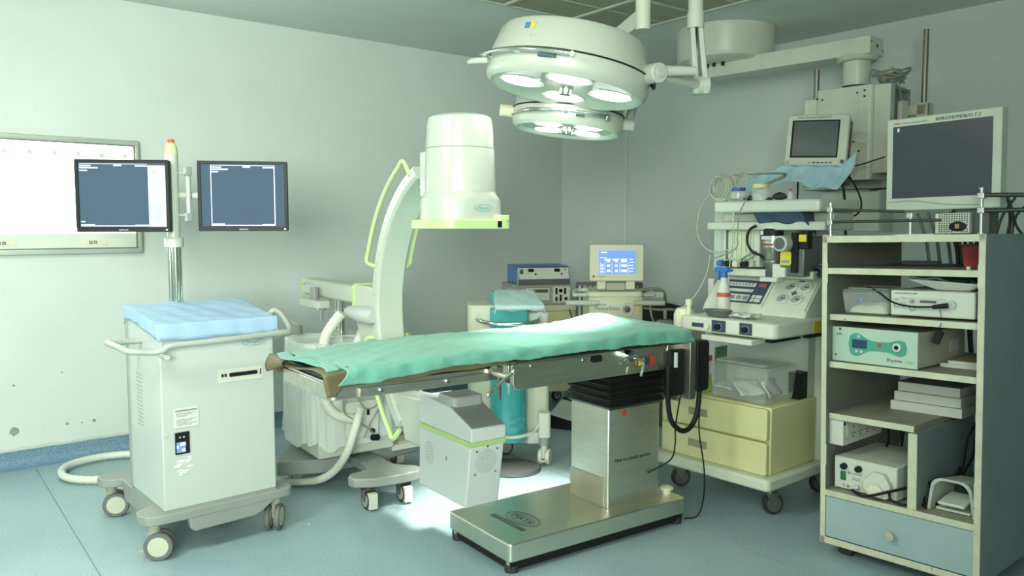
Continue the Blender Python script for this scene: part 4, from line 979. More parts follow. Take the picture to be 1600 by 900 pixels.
q = MBB(); q.box(1.27, 1.41, 0.03, 0.07, 2.14, 2.20).rbox(1.34, 1.41, 0.03, 0.13, 2.12, 2.21, 0.01); q.build('pole_clamp', wornedge, t)
mb = MBB()
rr = random.Random(5)
for k in range(6):
    pts = [(1.20 + 0.03 * (rr.random() - .5) + (0.05 + 0.01 * k) * math.cos(a + k), 0.0 + 0.05 * math.sin(a * 1.3 + k), 2.335 + 0.02 * k * 0.6 + 0.04 * abs(math.sin(a * 1.5 + k))) for a in [i * 0.8 for i in range(9)]]
    mb.tube(pts, 0.006, 6)
mb.tube([(1.24, -0.06, 2.35), (1.285, -0.10, 2.30), (1.30, -0.06, 2.2)], 0.006, 6)
mb.build('cable_bundle', cableg, t)
q = MBB(); q.cyl((0.60, -0.01, 1.33), (0.60, -0.01, 1.82), 0.006, n=8); q.build('thin_rod', black, t)

# patient monitor on the pendant
PM = Matrix.Translation((1.69, 5.06, 1.825)) @ Matrix.Rotation(R(-32), 4, 'Z') @ Matrix.Rotation(R(2.5), 4, 'Y') @ Matrix.Rotation(R(-5), 4, 'X')
t = thing('patient_monitor', 'small off-white patient monitor with dark screen and blue drape beneath', 'monitor', PM)
Wm, Hm = 0.36, 0.315
MB().rbox(0, Wm, 0, 0.05, 0, Hm, 0.02, 'y').build('front_shell', unitw, t, bevel=0.006)
MB().rbox(0.02, Wm - 0.005, 0.05, 0.14, 0.01, Hm - 0.01, 0.02, 'y').build('rear_case', brownm, t, bevel=0.004)
MB().box(0.030, Wm - 0.052, -0.002, 0.001, 0.052, Hm - 0.034).build('screen_frame', black, t)
MB().box(0.042, Wm - 0.060, -0.003, 0.001, 0.062, Hm - 0.042).build('screen', mat('monitor_off_grey', (0.10, 0.115, 0.125), 0.25, var=0.12, scale=5), t)
mb = MB(); mb.text('Datex-Ohmeda CARDIOCAP', (0.06, -0.001, Hm - 0.022), (1, 0, 0), (0, 0, 1), 0.016); mb.build('lettering', inkm, t)
MB().cyl((Wm - 0.022, -0.008, 0.028), (Wm - 0.022, 0.001, 0.028), 0.012, n=16).build('dial', dgrey, t)
MB().cyl((0.020, -0.003, 0.022), (0.020, 0.001, 0.022), 0.009, n=12).build('power_key', mat('amber_key', (0.6, 0.42, 0.08), 0.5), t); MB().box(0.14, 0.16, -0.002, 0.001, 0.018, 0.026).build('amber_key', mat('amber_key', (0.6, 0.42, 0.08)), t)
mb = MB(); [mb.box(0.168 + i * 0.024, 0.184 + i * 0.024, -0.002, 0.001, 0.018, 0.026) for i in range(5)]; mb.build('key_row', navy, t)
MB().tube([(Wm + 0.005, 0.10, 0.2), (Wm + 0.05, 0.06, 0.22), (Wm + 0.10, 0.05, 0.20), (Wm + 0.09, 0.05, 0.16), (Wm + 0.02, 0.08, 0.17)], 0.004, 6).build('sensor_lead', cablew, t)
MB().rbox(0.25, 0.36, 0.06, 0.20, -0.09, 0.02, 0.01).build('mount_bracket', brownm, t, bevel=0.003)
mb = MB()
def dr2(u, v):
    x = -0.20 + u * 0.62; 
    front = -0.02 - 0.03 * math.sin(u * PI)
    z = -0.004 - v * (0.125 + 0.02 * math.sin(u * 9 + 1) + 0.008 * math.sin(u * 23)) 
    if x < 0: z -= (-x) * 0.38 - 0.25 * v * (-x)
    if x > Wm - 0.02: z += (x - Wm + 0.02) * 1.1
    z -= 0.004 * math.sin(u * 31)
    return (x, front - 0.045 * v + 0.009 * math.sin(u * 38 + v * 3) * (0.3 + v) + 0.08 * (1 if x > Wm else 0) * 0, z)
mb.grid(dr2, 70, 16)
mb.grid(lambda u, v: (-0.02 + u * 0.38, -0.035 + v * 0.20, -0.004 - 0.006 * math.sin(u * 20 + v * 5)), 30, 10)
o = mb.build('drape', bluewrap, None, solid=0.002, ang=80); tag(o, 'crumpled light blue wrap tucked under the small patient monitor', 'drape'); o.matrix_world = PM

# ================================================================ anaesthesia machine
t = thing('anaesthesia_machine', 'old off-white anaesthesia machine with gauges, vaporisers and two drawers', 'anaesthesia machine', AF)
mb = MB(); mb.rbox(-0.065, 0.66, -0.045, 0.70, 0.165, 0.225, 0.03); mb.build('platform', offw, t, bevel=0.012)
for (x, y) in ((0.10, 0.05), (0.10, 0.63), (0.60, 0.08), (0.60, 0.62)): castor(t, x, y, 0.055, 0.032, 150, 0.166, tyre=rubber, hub=dgrey, fork=dullm)
MB().box(0.02, 0.48, 0.0, 0.68, 0.225, 0.562).build('drawer_case', yellowed, t, bevel=0.006)
for (z0, z1) in ((0.225, 0.388), (0.398, 0.556)):
    d = MB().rbox(-0.012, 0.02, 0.005, 0.655, z0, z1, 0.014, 'x').build('drawer', yellowed, t, bevel=0.006)
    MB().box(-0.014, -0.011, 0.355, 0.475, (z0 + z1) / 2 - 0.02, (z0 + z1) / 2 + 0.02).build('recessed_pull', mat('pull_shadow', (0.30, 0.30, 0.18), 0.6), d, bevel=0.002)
MB().box(0.44, 0.70, -0.03, 0.02, 0.225, 1.15).build('rear_column', offw, t, bevel=0.006); MB().box(0.44, 0.70, 0.66, 0.70, 0.225, 1.15).build('rear_column', offw, t, bevel=0.006); MB().box(0.45, 0.48, 0.02, 0.66, 0.56, 1.0).build('rear_panel', offw, t)
MB().box(0.38, 0.45, 0.02, 0.66, 0.562, 0.90).build('back_panel', mat('grey_white_panel', (0.46, 0.52, 0.47), 0.4), t)
MB().box(0.30, 0.38, 0.02, 0.08, 0.563, 0.70).build('socket_box', black, t)
# desk
mb = MB(); mb.rbox(-0.13, 0.42, -0.10, 0.46, 0.922, 0.994, 0.04); desk = mb.build('desk', offw, t, bevel=0.010)
MB().box(-0.105, 0.36, -0.07, 0.43, 0.990, 0.9955).build('desk_mat', unitw, t, bevel=0.001)
mb = MB(); mb.lathe([(0.05, 0.90), (0.055, 0.93), (0.055, 0.99), (0.04, 1.02), (0.0001, 1.03)], (-0.03, 0.50, 0), 24); mb.build('absorber_head', cream, t)
MB().cyl((-0.07, 0.44, 0.99), (-0.07, 0.44, 1.045), 0.012, n=14).cyl((-0.07, 0.44, 1.045), (-0.07, 0.44, 1.075), 0.018, n=14).build('gas_port', cream, t)
mb = MB(); mb.M = Matrix.Identity(4)
for (y, w_) in ((0.21, 0.04), (0.055, 0.034)):
    k = MB().box(-0.134, -0.13, y - w_, y + w_, 0.932, 0.988).build('dial_plate', navy, t)
    MB().cyl((-0.15, y, 0.957), (-0.132, y, 0.957), 0.014, n=16).build('dial', black, k)
    q = MB(); q.tube([(-0.1355, y + 0.019 * math.cos(a), 0.957 + 0.019 * math.sin(a)) for a in [i * 0.35 for i in range(15)]], 0.0008, 4, 0); q.build('dial_scale', unitw, k)
MB().box(-0.134, -0.13, 0.30, 0.37, 0.945, 0.965).build('fuse_label', navy, t)
MB().cyl((-0.145, 0.275, 0.955), (-0.13, 0.275, 0.955), 0.015, n=16).build('gas_outlet', cream, t)
MB().box(-0.15, -0.02, 0.01, 0.30, 0.885, 0.912).build('pull_out_tray', offw, t, bevel=0.004)
MB().box(-0.05, 0.2, -0.04, 0.0, 0.895, 0.905).box(0.2, 0.33, -0.08, -0.05, 0.90, 0.915).build('tray_runner', black, t)
MB().box(0.21, 0.28, -0.103, -0.099, 0.925, 0.985).build('yellow_sticker', yellow, t)
# raked console
mb = MB()
prof = [(0.20, 0.992), (0.22, 1.03), (0.355, 1.175), (0.39, 1.195), (0.66, 1.195), (0.66, 0.90), (0.42, 0.90)]
mb.prism(prof, 'y', -0.055, 0.56); cs = mb.build('console', offw, t, bevel=0.008)
sl = (Vector((0.355, 0, 1.175)) - Vector((0.22, 0, 1.03))).normalized(); sn = Vector((-sl.z, 0, sl.x))
SM = Matrix(((0, sl.x, sn.x, 0.22), (-1, 0, 0, 0.50), (0, sl.z, sn.z, 1.03), (0, 0, 0, 1)))    # x right along console, y up slope, z out
def MBS(): q = MB(); q.M = SM; return q
MBS().box(0.02, 0.285, 0.02, 0.175, -0.001, 0.003).build('control_panel', navy, t, bevel=0.001)
q = MBS(); q.box(0.03, 0.205, 0.13, 0.155, 0.002, 0.005).box(0.03, 0.205, 0.093, 0.112, 0.002, 0.005).box(0.03, 0.20, 0.03, 0.075, 0.002, 0.005).box(0.215, 0.275, 0.03, 0.075, 0.002, 0.004); q.build('panel_legend', unitw, t)
q = MBS(); [q.box(0.04 + i * 0.02, 0.052 + i * 0.02, 0.137, 0.148, 0.004, 0.006) for i in range(8)]; [q.box(0.045 + i * 0.04, 0.075 + i * 0.04, 0.040, 0.065, 0.004, 0.006) for i in range(4)]; q.box(0.235, 0.240, 0.03, 0.075, 0.003, 0.006); q.box(0.215, 0.275, 0.05, 0.055, 0.003, 0.006); q.build('panel_keys', inkg, t)
MBS().box(0.225, 0.27, 0.13, 0.155, 0.002, 0.006).build('red_display', mat('red_lcd', (0.35, 0.10, 0.08), 0.4), t)
q = MBS(); q.box(0.300, 0.303, 0.0, 0.195, -0.001, 0.002).box(0.545, 0.548, 0.0, 0.195, -0.001, 0.002); q.build('panel_seam', inkg, t)
for (x, y) in ((0.415, 0.145), (0.495, 0.145), (0.395, 0.065), (0.475, 0.065)):
    q = MBS(); q.lathe([(0.034, 0.0), (0.034, 0.010), (0.030, 0.014), (0.026, 0.014), (0.025, 0.008)], (x, y, 0), 28, caps=False); g = q.build('pressure_gauge', unitw, t)
    q = MBS(); q.cyl((x, y, 0.006), (x, y, 0.009), 0.026, n=28); q.build('gauge_face', gaugef, g)
    q = MBS(); q.box(x - 0.002, x + 0.016, y - 0.0015, y + 0.0015, 0.009, 0.0115).cyl((x, y, 0.009), (x, y, 0.013), 0.004, n=10)
    for i in range(9):
        a = R(-40 + i * 32.5); q.cyl((x + 0.021 * math.cos(a), y + 0.021 * math.sin(a), 0.009), (x + 0.021 * math.cos(a), y + 0.021 * math.sin(a), 0.010), 0.0015, n=5)
    q.build('needle', inkm, g)
q = MBS(); q.M = SM @ Matrix.Translation((0.445, 0.105, 0)) @ Matrix.Rotation(R(45), 4, 'Z'); q.box(-0.013, 0.013, -0.013, 0.013, 0, 0.003); q.build('diamond_plate', dgrey, t)
MBS().box(0.44, 0.47, 0.185, 0.192, 0, 0.003).build('gauge_title', dgrey, t)
# upper rack
MB().box(0.44, 0.50, -0.02, 0.66, 1.195, 1.53).build('back_board', mat('pale_back_board', (0.50, 0.57, 0.50), 0.45), t)
MB().box(0.28, 0.46, -0.05, 0.52, 1.185, 1.225).build('rack_base', offw, t, bevel=0.005)
MB().box(0.22, 0.50, -0.14, 0.55, 1.432, 1.475).box(0.30, 0.50, -0.14, 0.5, 1.475, 1.52).build('hood', white, t, bevel=0.006)
sh = MB().rbox(0.12, 0.52, -0.165, 0.44, 1.522, 1.582, 0.02); sh.build('top_shelf', white, t, bevel=0.010)
MB().box(0.30, 0.44, 0.27, 0.50, 1.235, 1.435).build('flowmeter_case', unitw, t, bevel=0.004)
MB().box(0.293, 0.302, 0.305, 0.46, 1.275, 1.425).build('flowmeter_window', flowglass, t)
q = MB(); [q.cyl((0.290, 0.325 + i * 0.028, 1.28), (0.290, 0.325 + i * 0.028, 1.42), 0.006, n=10) for i in range(5)]; q.build('flow_tube', mat('flow_tube_glass', (0.62, 0.70, 0.50), 0.15), t)
MB().box(0.296, 0.303, 0.460, 0.478, 1.27, 1.43).build('window_gap', dgrey, t)
MB().box(0.27, 0.31, 0.29, 0.50, 1.235, 1.27).build('knob_rail', white, t, bevel=0.004)
for i, (y, m) in enumerate(((0.480, sprayblue), (0.43, black), (0.38, cream), (0.33, black))):
    MB().cyl((0.235, y, 1.250), (0.27, y, 1.250), 0.017, 0.019, n=16).build('flow_knob', m, t, bevel=0.002)
MB().tube([(0.27, 0.36, 1.27), (0.24, 0.34, 1.275), (0.21, 0.26, 1.31), (0.20, 0.225, 1.32), (0.205, 0.24, 1.295), (0.23, 0.32, 1.265)], 0.005, 8).build('wire_hook', chrome, t)
# vaporisers
v = MB().lathe([(0.045, 1.275), (0.049, 1.285), (0.049, 1.345)], (0.26, 0.165, 0), 28).build('vaporiser_glass', mat('smoked_canister', (0.22, 0.24, 0.20), 0.2, metal=0.5), t)
MB().lathe([(0.051, 1.345), (0.051, 1.402)], (0.26, 0.165, 0), 28).build('vaporiser_band', mat('satin_metal', (0.60, 0.62, 0.58), 0.3, metal=0.7), t)
MB().lathe([(0.0522, 1.350), (0.0522, 1.364)], (0.26, 0.165, 0), 28).build('red_band', mat('dark_red_band', (0.40, 0.06, 0.04), 0.4), t)
MB().lathe([(0.050, 1.402), (0.051, 1.432), (0.046, 1.440)], (0.26, 0.165, 0), 28).build('vaporiser_top', black, t)
MB().lathe([(0.046, 1.440), (0.046, 1.452), (0.0001, 1.455)], (0.26, 0.165, 0), 28).build('vaporiser_cap', unitw, t)
MB().lathe([(0.016, 1.205), (0.030, 1.22), (0.034, 1.245), (0.045, 1.262), (0.045, 1.275)], (0.26, 0.165, 0), 24).build('vaporiser_neck', dullm, t)
MB().box(0.205, 0.212, 0.19, 0.205, 1.408, 1.428).box(0.207, 0.212, 0.15, 0.20, 1.385, 1.40).build('vaporiser_label', unitw, t)
MB().box(0.25, 0.31, 0.10, 0.20, 1.19, 1.235).build('mount_block', navy, t, bevel=0.003)
q = MB(); q.text('ENFLURANE', (0.206, 0.195, 1.376), (0, -1, 0), (0, 0, 1), 0.010); q.build('vaporiser_text', inkm, t)
MB().box(0.22, 0.44, -0.035, 0.075, 1.20, 1.40).build('vaporiser_box', mat('box_dark_grey', (0.14, 0.15, 0.14), 0.4, metal=0.3), t, bevel=0.006)
MB().box(0.205, 0.225, -0.005, 0.03, 1.22, 1.42).box(0.205, 0.25, -0.06, -0.01, 1.34, 1.43).build('black_bracket', black, t, bevel=0.003)
v = MB().cyl((0.15, 0.060, 1.365), (0.235, 0.060, 1.365), 0.040, n=28).build('control_wheel', lgrey, t, bevel=0.004)
q = MB(); q.tube([(0.149, 0.060 + 0.032 * math.cos(a), 1.365 + 0.032 * math.sin(a)) for a in [2 * PI * i / 30 for i in range(31)]], 0.0018, 5, 0); q.text('0', (0.149, 0.060, 1.37), (0, -1, 0), (0, 0, 1), 0.02, 'CENTER'); q.text('8', (0.149, 0.060, 1.352), (0, -1, 0), (0, 0, 1), 0.02, 'CENTER'); q.build('wheel_ring', unitw, v)
MB().cyl((0.148, 0.060, 1.365), (0.1505, 0.060, 1.365), 0.030, n=24).build('wheel_face', dgrey, v)
MB().rbox(0.200, 0.207, 0.025, 0.085, 1.255, 1.325, 0.012, 'x').box(0.200, 0.206, -0.055, -0.015, 1.375, 1.41).build('yellow_label', yellow, t)
MB().box(0.198, 0.2005, 0.035, 0.075, 1.268, 1.282).build('blue_label', mat('label_blue', (0.15, 0.32, 0.42), 0.5), t)
MB().box(0.21, 0.26, 0.09, 0.135, 1.185, 1.26).build('white_block', unitw, t, bevel=0.003)
MB().box(0.198, 0.22, 0.055, 0.085, 1.195, 1.245).build('test_label', paper, t, bevel=0.001)
MB().rbox(0.17, 0.24, 0.085, 0.185, 1.17, 1.192, 0.01).build('name_block', unitw, t, bevel=0.002)
for i, (y, m) in enumerate(((-0.045, black), (-0.105, black), (-0.16, gaugef))):
    q = MB(); q.cyl((0.32, y, 1.222), (0.37, y, 1.222), 0.030, n=24); g = q.build('small_gauge', dgrey if i < 2 else unitw, t, bevel=0.003)
    MB().cyl((0.3185, y, 1.222), (0.321, y, 1.222), 0.024, n=24).build('gauge_face', m, g)
    MB().box(0.3165, 0.319, y - 0.012, y + 0.002, 1.220, 1.223).build('needle', unitw if i < 2 else inkm, g)
MB().box(0.36, 0.45, -0.20, 0.0, 1.20, 1.262).build('gauge_block', lgrey, t, bevel=0.004)
q = MB(); [q.box(0.357, 0.361, y - 0.02, y + 0.02, 1.248, 1.258) for y in (-0.05, -0.11, -0.17)]; q.build('gauge_legend', dgrey, t)
MB().cyl((0.28, -0.10, 1.408), (0.28, -0.165, 1.408), 0.008, n=12).build('steel_pin', chrome, t)
q = MB()
def navyc(u, v): return (0.17 + 0.16 * v * 0.3 + 0.01 * math.sin(u * 9), 0.225 - u * 0.26, 1.520 - 0.050 * v - 0.006 * math.sin(u * 12) * v)
q.grid(navyc, 20, 8); q.grid(lambda u, v: (0.17 + 0.10 * v, 0.225 - u * 0.26, 1.521), 20, 3)
q.grid(lambda u, v: (0.17 + 0.12 * u, -0.035 - 0.02 * v, 1.520 - 0.08 * v * (0.4 + u)), 8, 6)
q.build('navy_cloth', navycloth, t, solid=0.006, ang=80)
MB().tube([(0.20, 0.225, 1.455), (0.18, 0.255, 1.43), (0.18, 0.265, 1.37), (0.19, 0.24, 1.32), (0.21, 0.20, 1.30), (0.23, 0.18, 1.27)], 0.007, 8).build('black_hose', black, t)
# green inflated wrap (loose lines)
MB().tube([(0.14, 0.30, 1.585), (0.12, 0.31, 1.52), (0.13, 0.32, 1.45), (0.16, 0.33, 1.38), (0.18, 0.36, 1.33), (0.22, 0.40, 1.22), (0.26, 0.43, 1.12)], 0.0035, 6).build('sampling_line', cablew, t)

# things on the machine's top shelf
SZ = 1.582
def jar(lab, pos, r, h, lidm, cat='jar', name='plastic_jar'):
    t = thing(name, lab, cat, AF, pos)
    MB().lathe([(r * .9, 0), (r, 0.004), (r, h * .62), (r * .84, h * .74), (r * .8, h * .78)], n=28).build('jar_body', clearjar, t)
    MB().lathe([(r * .88, h * .76), (r * .9, h * .78), (r * .9, h * .98), (r * .86, h), (0.0001, h)], n=28).build('lid', lidm, t)
    return t
jar('clear jar with a flat blue lid beside the coiled hoses on the top shelf', (0.175, 0.325, SZ), 0.042, 0.070, mat('blue_lid', (0.03, 0.10, 0.35), 0.4))
jar('clear round jar with a yellow lid on the top shelf', (0.175, 0.190, SZ), 0.046, 0.084, mat('yellow_lid', (0.62, 0.62, 0.22), 0.5))
def lump(lab, cat, pos, s, m, name):
    q = MB(); q.grid(lambda u, v: (s[0] * math.sin(PI * v) * math.cos(2 * PI * u) * (1 + .15 * math.sin(u * 25)), s[1] * math.sin(PI * v) * math.sin(2 * PI * u) * (1 + .15 * math.sin(u * 19)), s[2] * (0.5 - 0.5 * math.cos(PI * v)) * (1 + .1 * math.sin(u * 30))), 24, 12)
    o = q.build(name, m, ang=80); tag(o, lab, cat, F=AF, pos=pos); return o
lump('small black mask lying between the two jars on the top shelf', 'mask', (0.165, 0.255, SZ), (0.022, 0.026, 0.028), rubber, 'rubber_mask')
lump('larger black rubber mask right of the yellow lidded jar', 'mask', (0.165, 0.075, SZ), (0.035, 0.034, 0.036), rubber, 'rubber_mask')
lump('thin dark scrap lying just right of the yellow lidded jar', 'scrap', (0.155, 0.125, SZ), (0.016, 0.018, 0.014), rubber, 'dark_scrap')
t = thing('medicine_bottle', 'tiny clear bottle with a dark red cap at the right of the top shelf', 'bottle', AF, (0.175, 0.022, SZ))
MB().lathe([(0.012, 0), (0.013, 0.003), (0.013, 0.03), (0.006, 0.04), (0.006, 0.044)], n=16).build('bottle_body', clearjar, t)
MB().lathe([(0.008, 0.042), (0.008, 0.055), (0.0001, 0.056)], n=14).build('cap', red, t)
# coiled hoses
q = MB(); cx, cy, cz_ = 0.15, 0.405, 1.655
for k in range(7):
    r_ = 0.055 + 0.006 * (k % 3); off = (k - 3) * 0.004
    q.tube([(cx + off + 0.006 * math.sin(3 * a + k), cy + r_ * math.cos(a) - off * 1.2, cz_ + r_ * 1.05 * math.sin(a)) for a in [2 * PI * i / 16 for i in range(17)]], 0.0045, 6, 3)
for k in range(3):
    q.tube([(cx + 0.05, cy - 0.09 + 0.035 * math.cos(a), cz_ + 0.01 + 0.045 * math.sin(a) + 0.01 * k) for a in [0 + i * 0.4 for i in range(9)]], 0.0045, 6, 3)
q.tube([(cx, cy + 0.05, cz_ - 0.02), (cx - 0.02, cy + 0.09, cz_ - 0.06), (cx - 0.02, cy + 0.13, 1.52), (cx - 0.02, cy + 0.14, 1.42), (cx - 0.01, cy + 0.10, 1.34), (cx + 0.0, cy + 0.02, 1.31), (cx + 0.03, cy - 0.03, 1.33)], 0.0045, 6)
o = q.build('coiled_tubing', mat('grey_green_tubing', (0.38, 0.42, 0.32), 0.5), ang=80); tag(o, 'coil of thin grey tubing on the left end of the top shelf', 'tubing', F=AF)
q = MB()
A2 = AF.inverted()
p1 = A2 @ Vector((1.33, 4.9, 1.76)); 
for k in range(3):
    q.tube([(0.13, 0.34 - 0.02 * k, 1.59), (0.11, 0.25, 1.595 + .004 * k), (0.20, 0.17, 1.66 + 0.006 * k), (0.36, 0.17, 1.72 + .004 * k), p1 + Vector((0.02 * k, 0.0, 0.0))], 0.003, 6)
q.tube([(0.13, 0.22, 1.63), (0.10, 0.235, 1.57), (0.09, 0.26, 1.50), (0.10, 0.27, 1.40), (0.12, 0.29, 1.34), (0.10, 0.36, 1.30), (0.09, 0.43, 1.28)], 0.0035, 6)
o = q.build('monitor_leads', cableg); tag(o, 'thin grey leads running from the patient monitor over the top shelf', 'cable', F=AF)
q = MB(); q.tube([(0.09, 0.43, 1.30), (0.06, 0.43, 1.20), (0.02, 0.46, 1.10), (-0.03, 0.50, 1.03)], 0.002, 6)
o = q.build('thin_line', cablew); tag(o, 'thin pale line hanging from the shelf down behind the spray bottle', 'cable', F=AF)
# spray bottle, tray, on the desk
t = thing('spray_bottle', 'white spray bottle with red label and blue trigger on the desk', 'spray bottle', AF, (0.04, 0.305, 0.995))
MB().lathe([(0.030, 0), (0.034, 0.004), (0.034, 0.12), (0.026, 0.155), (0.016, 0.175), (0.016, 0.195)], n=24).build('bottle_body', unitw, t)
MB().lathe([(0.0346, 0.095), (0.0346, 0.118)], n=24, caps=False).build('red_label', mat('label_red', (0.55, 0.10, 0.07), 0.5), t)
MB().lathe([(0.017, 0.192), (0.017, 0.225)], n=18).box(-0.018, 0.018, -0.03, 0.05, 0.222, 0.245).box(-0.012, 0.012, -0.048, -0.02, 0.226, 0.238).box(-0.008, 0.008, 0.025, 0.035, 0.18, 0.225).build('trigger', sprayblue, t, bevel=0.004)
MB().box(-0.008, 0.008, 0.05, 0.058, 0.232, 0.246).build('nozzle', unitw, t)
t = thing('instrument_tray', 'shallow grey metal kidney tray in front of the spray bottle', 'tray', AF, (-0.055, 0.27, 0.996))
MB().lathe([(0.0001, 0.004), (0.045, 0.004), (0.062, 0.032), (0.066, 0.034), (0.064, 0.036), (0.058, 0.032), (0.042, 0.008), (0.0001, 0.008)], n=30, sx=0.8, sy=1.25, caps=False).build('bowl', mat('grey_enamel', (0.20, 0.21, 0.19), 0.4, metal=0.5), t)
q = MB(); q.grid(lambda u, v: (0.0 + (u - .5) * 0.10, -0.09 + (v - .5) * 0.12, 0.018 + 0.012 * math.sin(u * 7) * math.cos(v * 9)), 10, 10)
o = q.build('gauze_packet', paper, solid=0.004, ang=80); tag(o, 'crumpled white packet lying beside the metal tray on the desk', 'packet', F=AF, pos=(-0.03, 0.22, 0.995))
# clear tub on drawers
def tub(lab, F, pos, L, W, H, rz=0, contents=None, lidm=clearbox, matb=clearbox, name='plastic_tub'):
    t = thing(name, lab, 'storage box', F, pos, rz)
    a = 0.88
    q = MB()
    def rg(s, z): return [(L / 2 * s, W / 2 * s, z), (-L / 2 * s, W / 2 * s, z), (-L / 2 * s, -W / 2 * s, z), (L / 2 * s, -W / 2 * s, z)]
    q.hexa(rg(a, 0), rg(0.97, H * 0.88)); q.build('tub', matb, t, bevel=0.012)
    q = MB(); q.rbox(-L / 2, L / 2, -W / 2, W / 2, H * 0.88, H * 0.93, 0.03); q.rbox(-L / 2 * .85, L / 2 * .85, -W / 2 * .85, W / 2 * .85, H * 0.93, H, 0.03); q.build('lid', lidm, t, bevel=0.004)
    return t
t = tub('clear plastic tub of wrapped supplies sitting on the cream drawers', AF, (0.17, 0.21, 0.563), 0.29, 0.36, 0.20)
t['label'] = 'clear plastic tub of wrapped supplies sitting on the cream drawers'
for i, (x, y, rz, w_, h_, tl) in enumerate(((-0.09, 0.09, 15, 0.14, 0.09, 15), (-0.06, -0.02, -20, 0.15, 0.10, 40), (0.03, 0.05, 60, 0.16, 0.08, 30), (0.02, -0.10, 10, 0.15, 0.09, 65))):
    q = MB(); q.M = Matrix.Translation((x, y, 0.05)) @ Matrix.Rotation(R(rz), 4, 'Z') @ Matrix.Rotation(R(tl), 4, 'X')
    q.grid(lambda u, v: ((u - .5) * w_, (v - .5) * h_, 0.006 * math.sin(u * 8 + v * 5)), 8, 6)
    o = q.build('supply_packet', paper if i % 2 else lgrey, solid=0.008, ang=80)
    tag(o, ['white paper packet standing at the left inside the clear tub on the drawers', 'tilted pale packet at the front inside the clear tub on the drawers', 'grey wrapped packet in the middle of the clear tub on the drawers', 'steeply tilted packet at the right inside the clear tub on the drawers'][i], 'packet', F=AF, pos=(0.17, 0.21, 0.575))
t = thing('glove_box', 'small lime green and white carton on the drawers left of the tub', 'box', AF, (0.09, 0.50, 0.563))
MB().box(-0.06, 0.06, -0.055, 0.055, 0, 0.10).build('carton', mat('lime_carton', (0.42, 0.62, 0.12), 0.5, var=0.25, scale=12), t, bevel=0.002)
MB().box(-0.062, -0.06, -0.03, 0.03, 0.01, 0.05).build('print_panel', paper, t)
t = thing('supply_jar', 'jar with a red lid standing behind the green carton', 'jar', AF, (0.20, 0.55, 0.563))
MB().lathe([(0.05, 0), (0.052, 0.004), (0.052, 0.15)], n=24).build('jar_body', clearjar, t)
MB().lathe([(0.054, 0.15), (0.054, 0.175), (0.0001, 0.177)], n=24).build('lid', red, t)
o = MB().box(0, 0.10, 0, 0.012, 0, 0.22).build('green_carton', mat('dark_green_carton', (0.08, 0.20, 0.10), 0.5, var=0.3, scale=15), bevel=0.001); tag(o, 'flat dark green carton standing at the back of the drawers', 'carton', F=AF, pos=(0.26, 0.50, 0.563))

# ================================================================ laser unit
LM = Matrix.Translation((0.543, 5.61, 0)) @ Matrix.Rotation(R(0), 4, 'Z')
t = thing('laser_unit', 'cream surgical laser unit with blue lit touchscreen and side handles', 'laser machine', LM)
MB().box(0, 0.372, 0.012, 0.08, 1.072, 1.325).build('screen_housing', cream, t, bevel=0.012)
MB().rbox(0, 0.372, 0.0, 0.02, 1.072, 1.325, 0.012, 'y').build('screen_frame', cream, t, bevel=0.004)
s = MB().box(0.060, 0.315, -0.003, 0.002, 1.122, 1.285).build('screen', screenb, t)
q = MB(); q.box(0.075, 0.117, -0.005, -0.002, 1.267, 1.275).box(0.068, 0.115, -0.005, -0.002, 1.232, 1.236)
for cx in (0.100, 0.155, 0.212): q.box(cx, cx + 0.044, -0.005, -0.002, 1.213, 1.227)
for cx in (0.118, 0.172, 0.215): q.box(cx, cx + (0.04 if cx > .2 else 0.02), -0.005, -0.002, 1.203, 1.212); q.box(cx, cx + (0.04 if cx > .2 else 0.02), -0.005, -0.002, 1.170, 1.188); q.box(cx, cx + (0.042 if cx > .2 else 0.022), -0.005, -0.002, 1.134, 1.152)
for cx in (0.070, 0.102, 0.150, 0.205, 0.262): q.box(cx, cx + 0.003, -0.005, -0.002, 1.126, 1.20)
for i in range(5): q.box(0.270, 0.30 + 0.006 * (i % 2), -0.005, -0.002, 1.136 + i * 0.021, 1.142 + i * 0.021)
for i in range(3): q.box(0.078, 0.094, -0.005, -0.002, 1.130 + i * 0.022, 1.144 + i * 0.022)
q.build('screen_graphics', screenw, s)
MB().box(0.315, 0.332, -0.004, 0.0, 1.125, 1.285).build('screen_strip', unitw, t)
q = MB(); q.tube([(0.025 + 0.007 * math.cos(a), -0.001, 1.103 + 0.007 * math.sin(a)) for a in [2 * PI * i / 14 for i in range(15)]], 0.002, 5, 0); q.box(0.023, 0.027, -0.002, 0, 1.098, 1.108); q.build('logo_mark', inkm, t)
q = MB(); q.text('LUMENIS', (0.042, -0.0005, 1.098), (1, 0, 0), (0, 0, 1), 0.016); q.build('logo_text', inkg, t)
MB().box(0.055, 0.115, 0.03, 0.10, 1.01, 1.08).build('hinge_post', cream, t, bevel=0.006); MB().box(0.255, 0.32, 0.03, 0.10, 1.01, 1.08).build('hinge_post', cream, t, bevel=0.006)
MB().box(0.115, 0.255, 0.05, 0.11, 1.0, 1.06).build('hinge_cover', mat('beige_grey', (0.45, 0.48, 0.36), 0.5), t, bevel=0.01)
q = MB(); q.rbox(-0.01, 0.38, 0.02, 0.50, 0.955, 0.995, 0.04); q.build('lid_top', cream, t, bevel=0.01)
q = MB(); pr_ = []
q.prism([(0, 0.06), (0.05, 0.03), (0.19, 0.012), (0.33, 0.03), (0.38, 0.06), (0.385, 0.5), (-0.005, 0.5)], 'z', 0.12, 0.96); q.build('cabinet', cream, t, bevel=0.008)
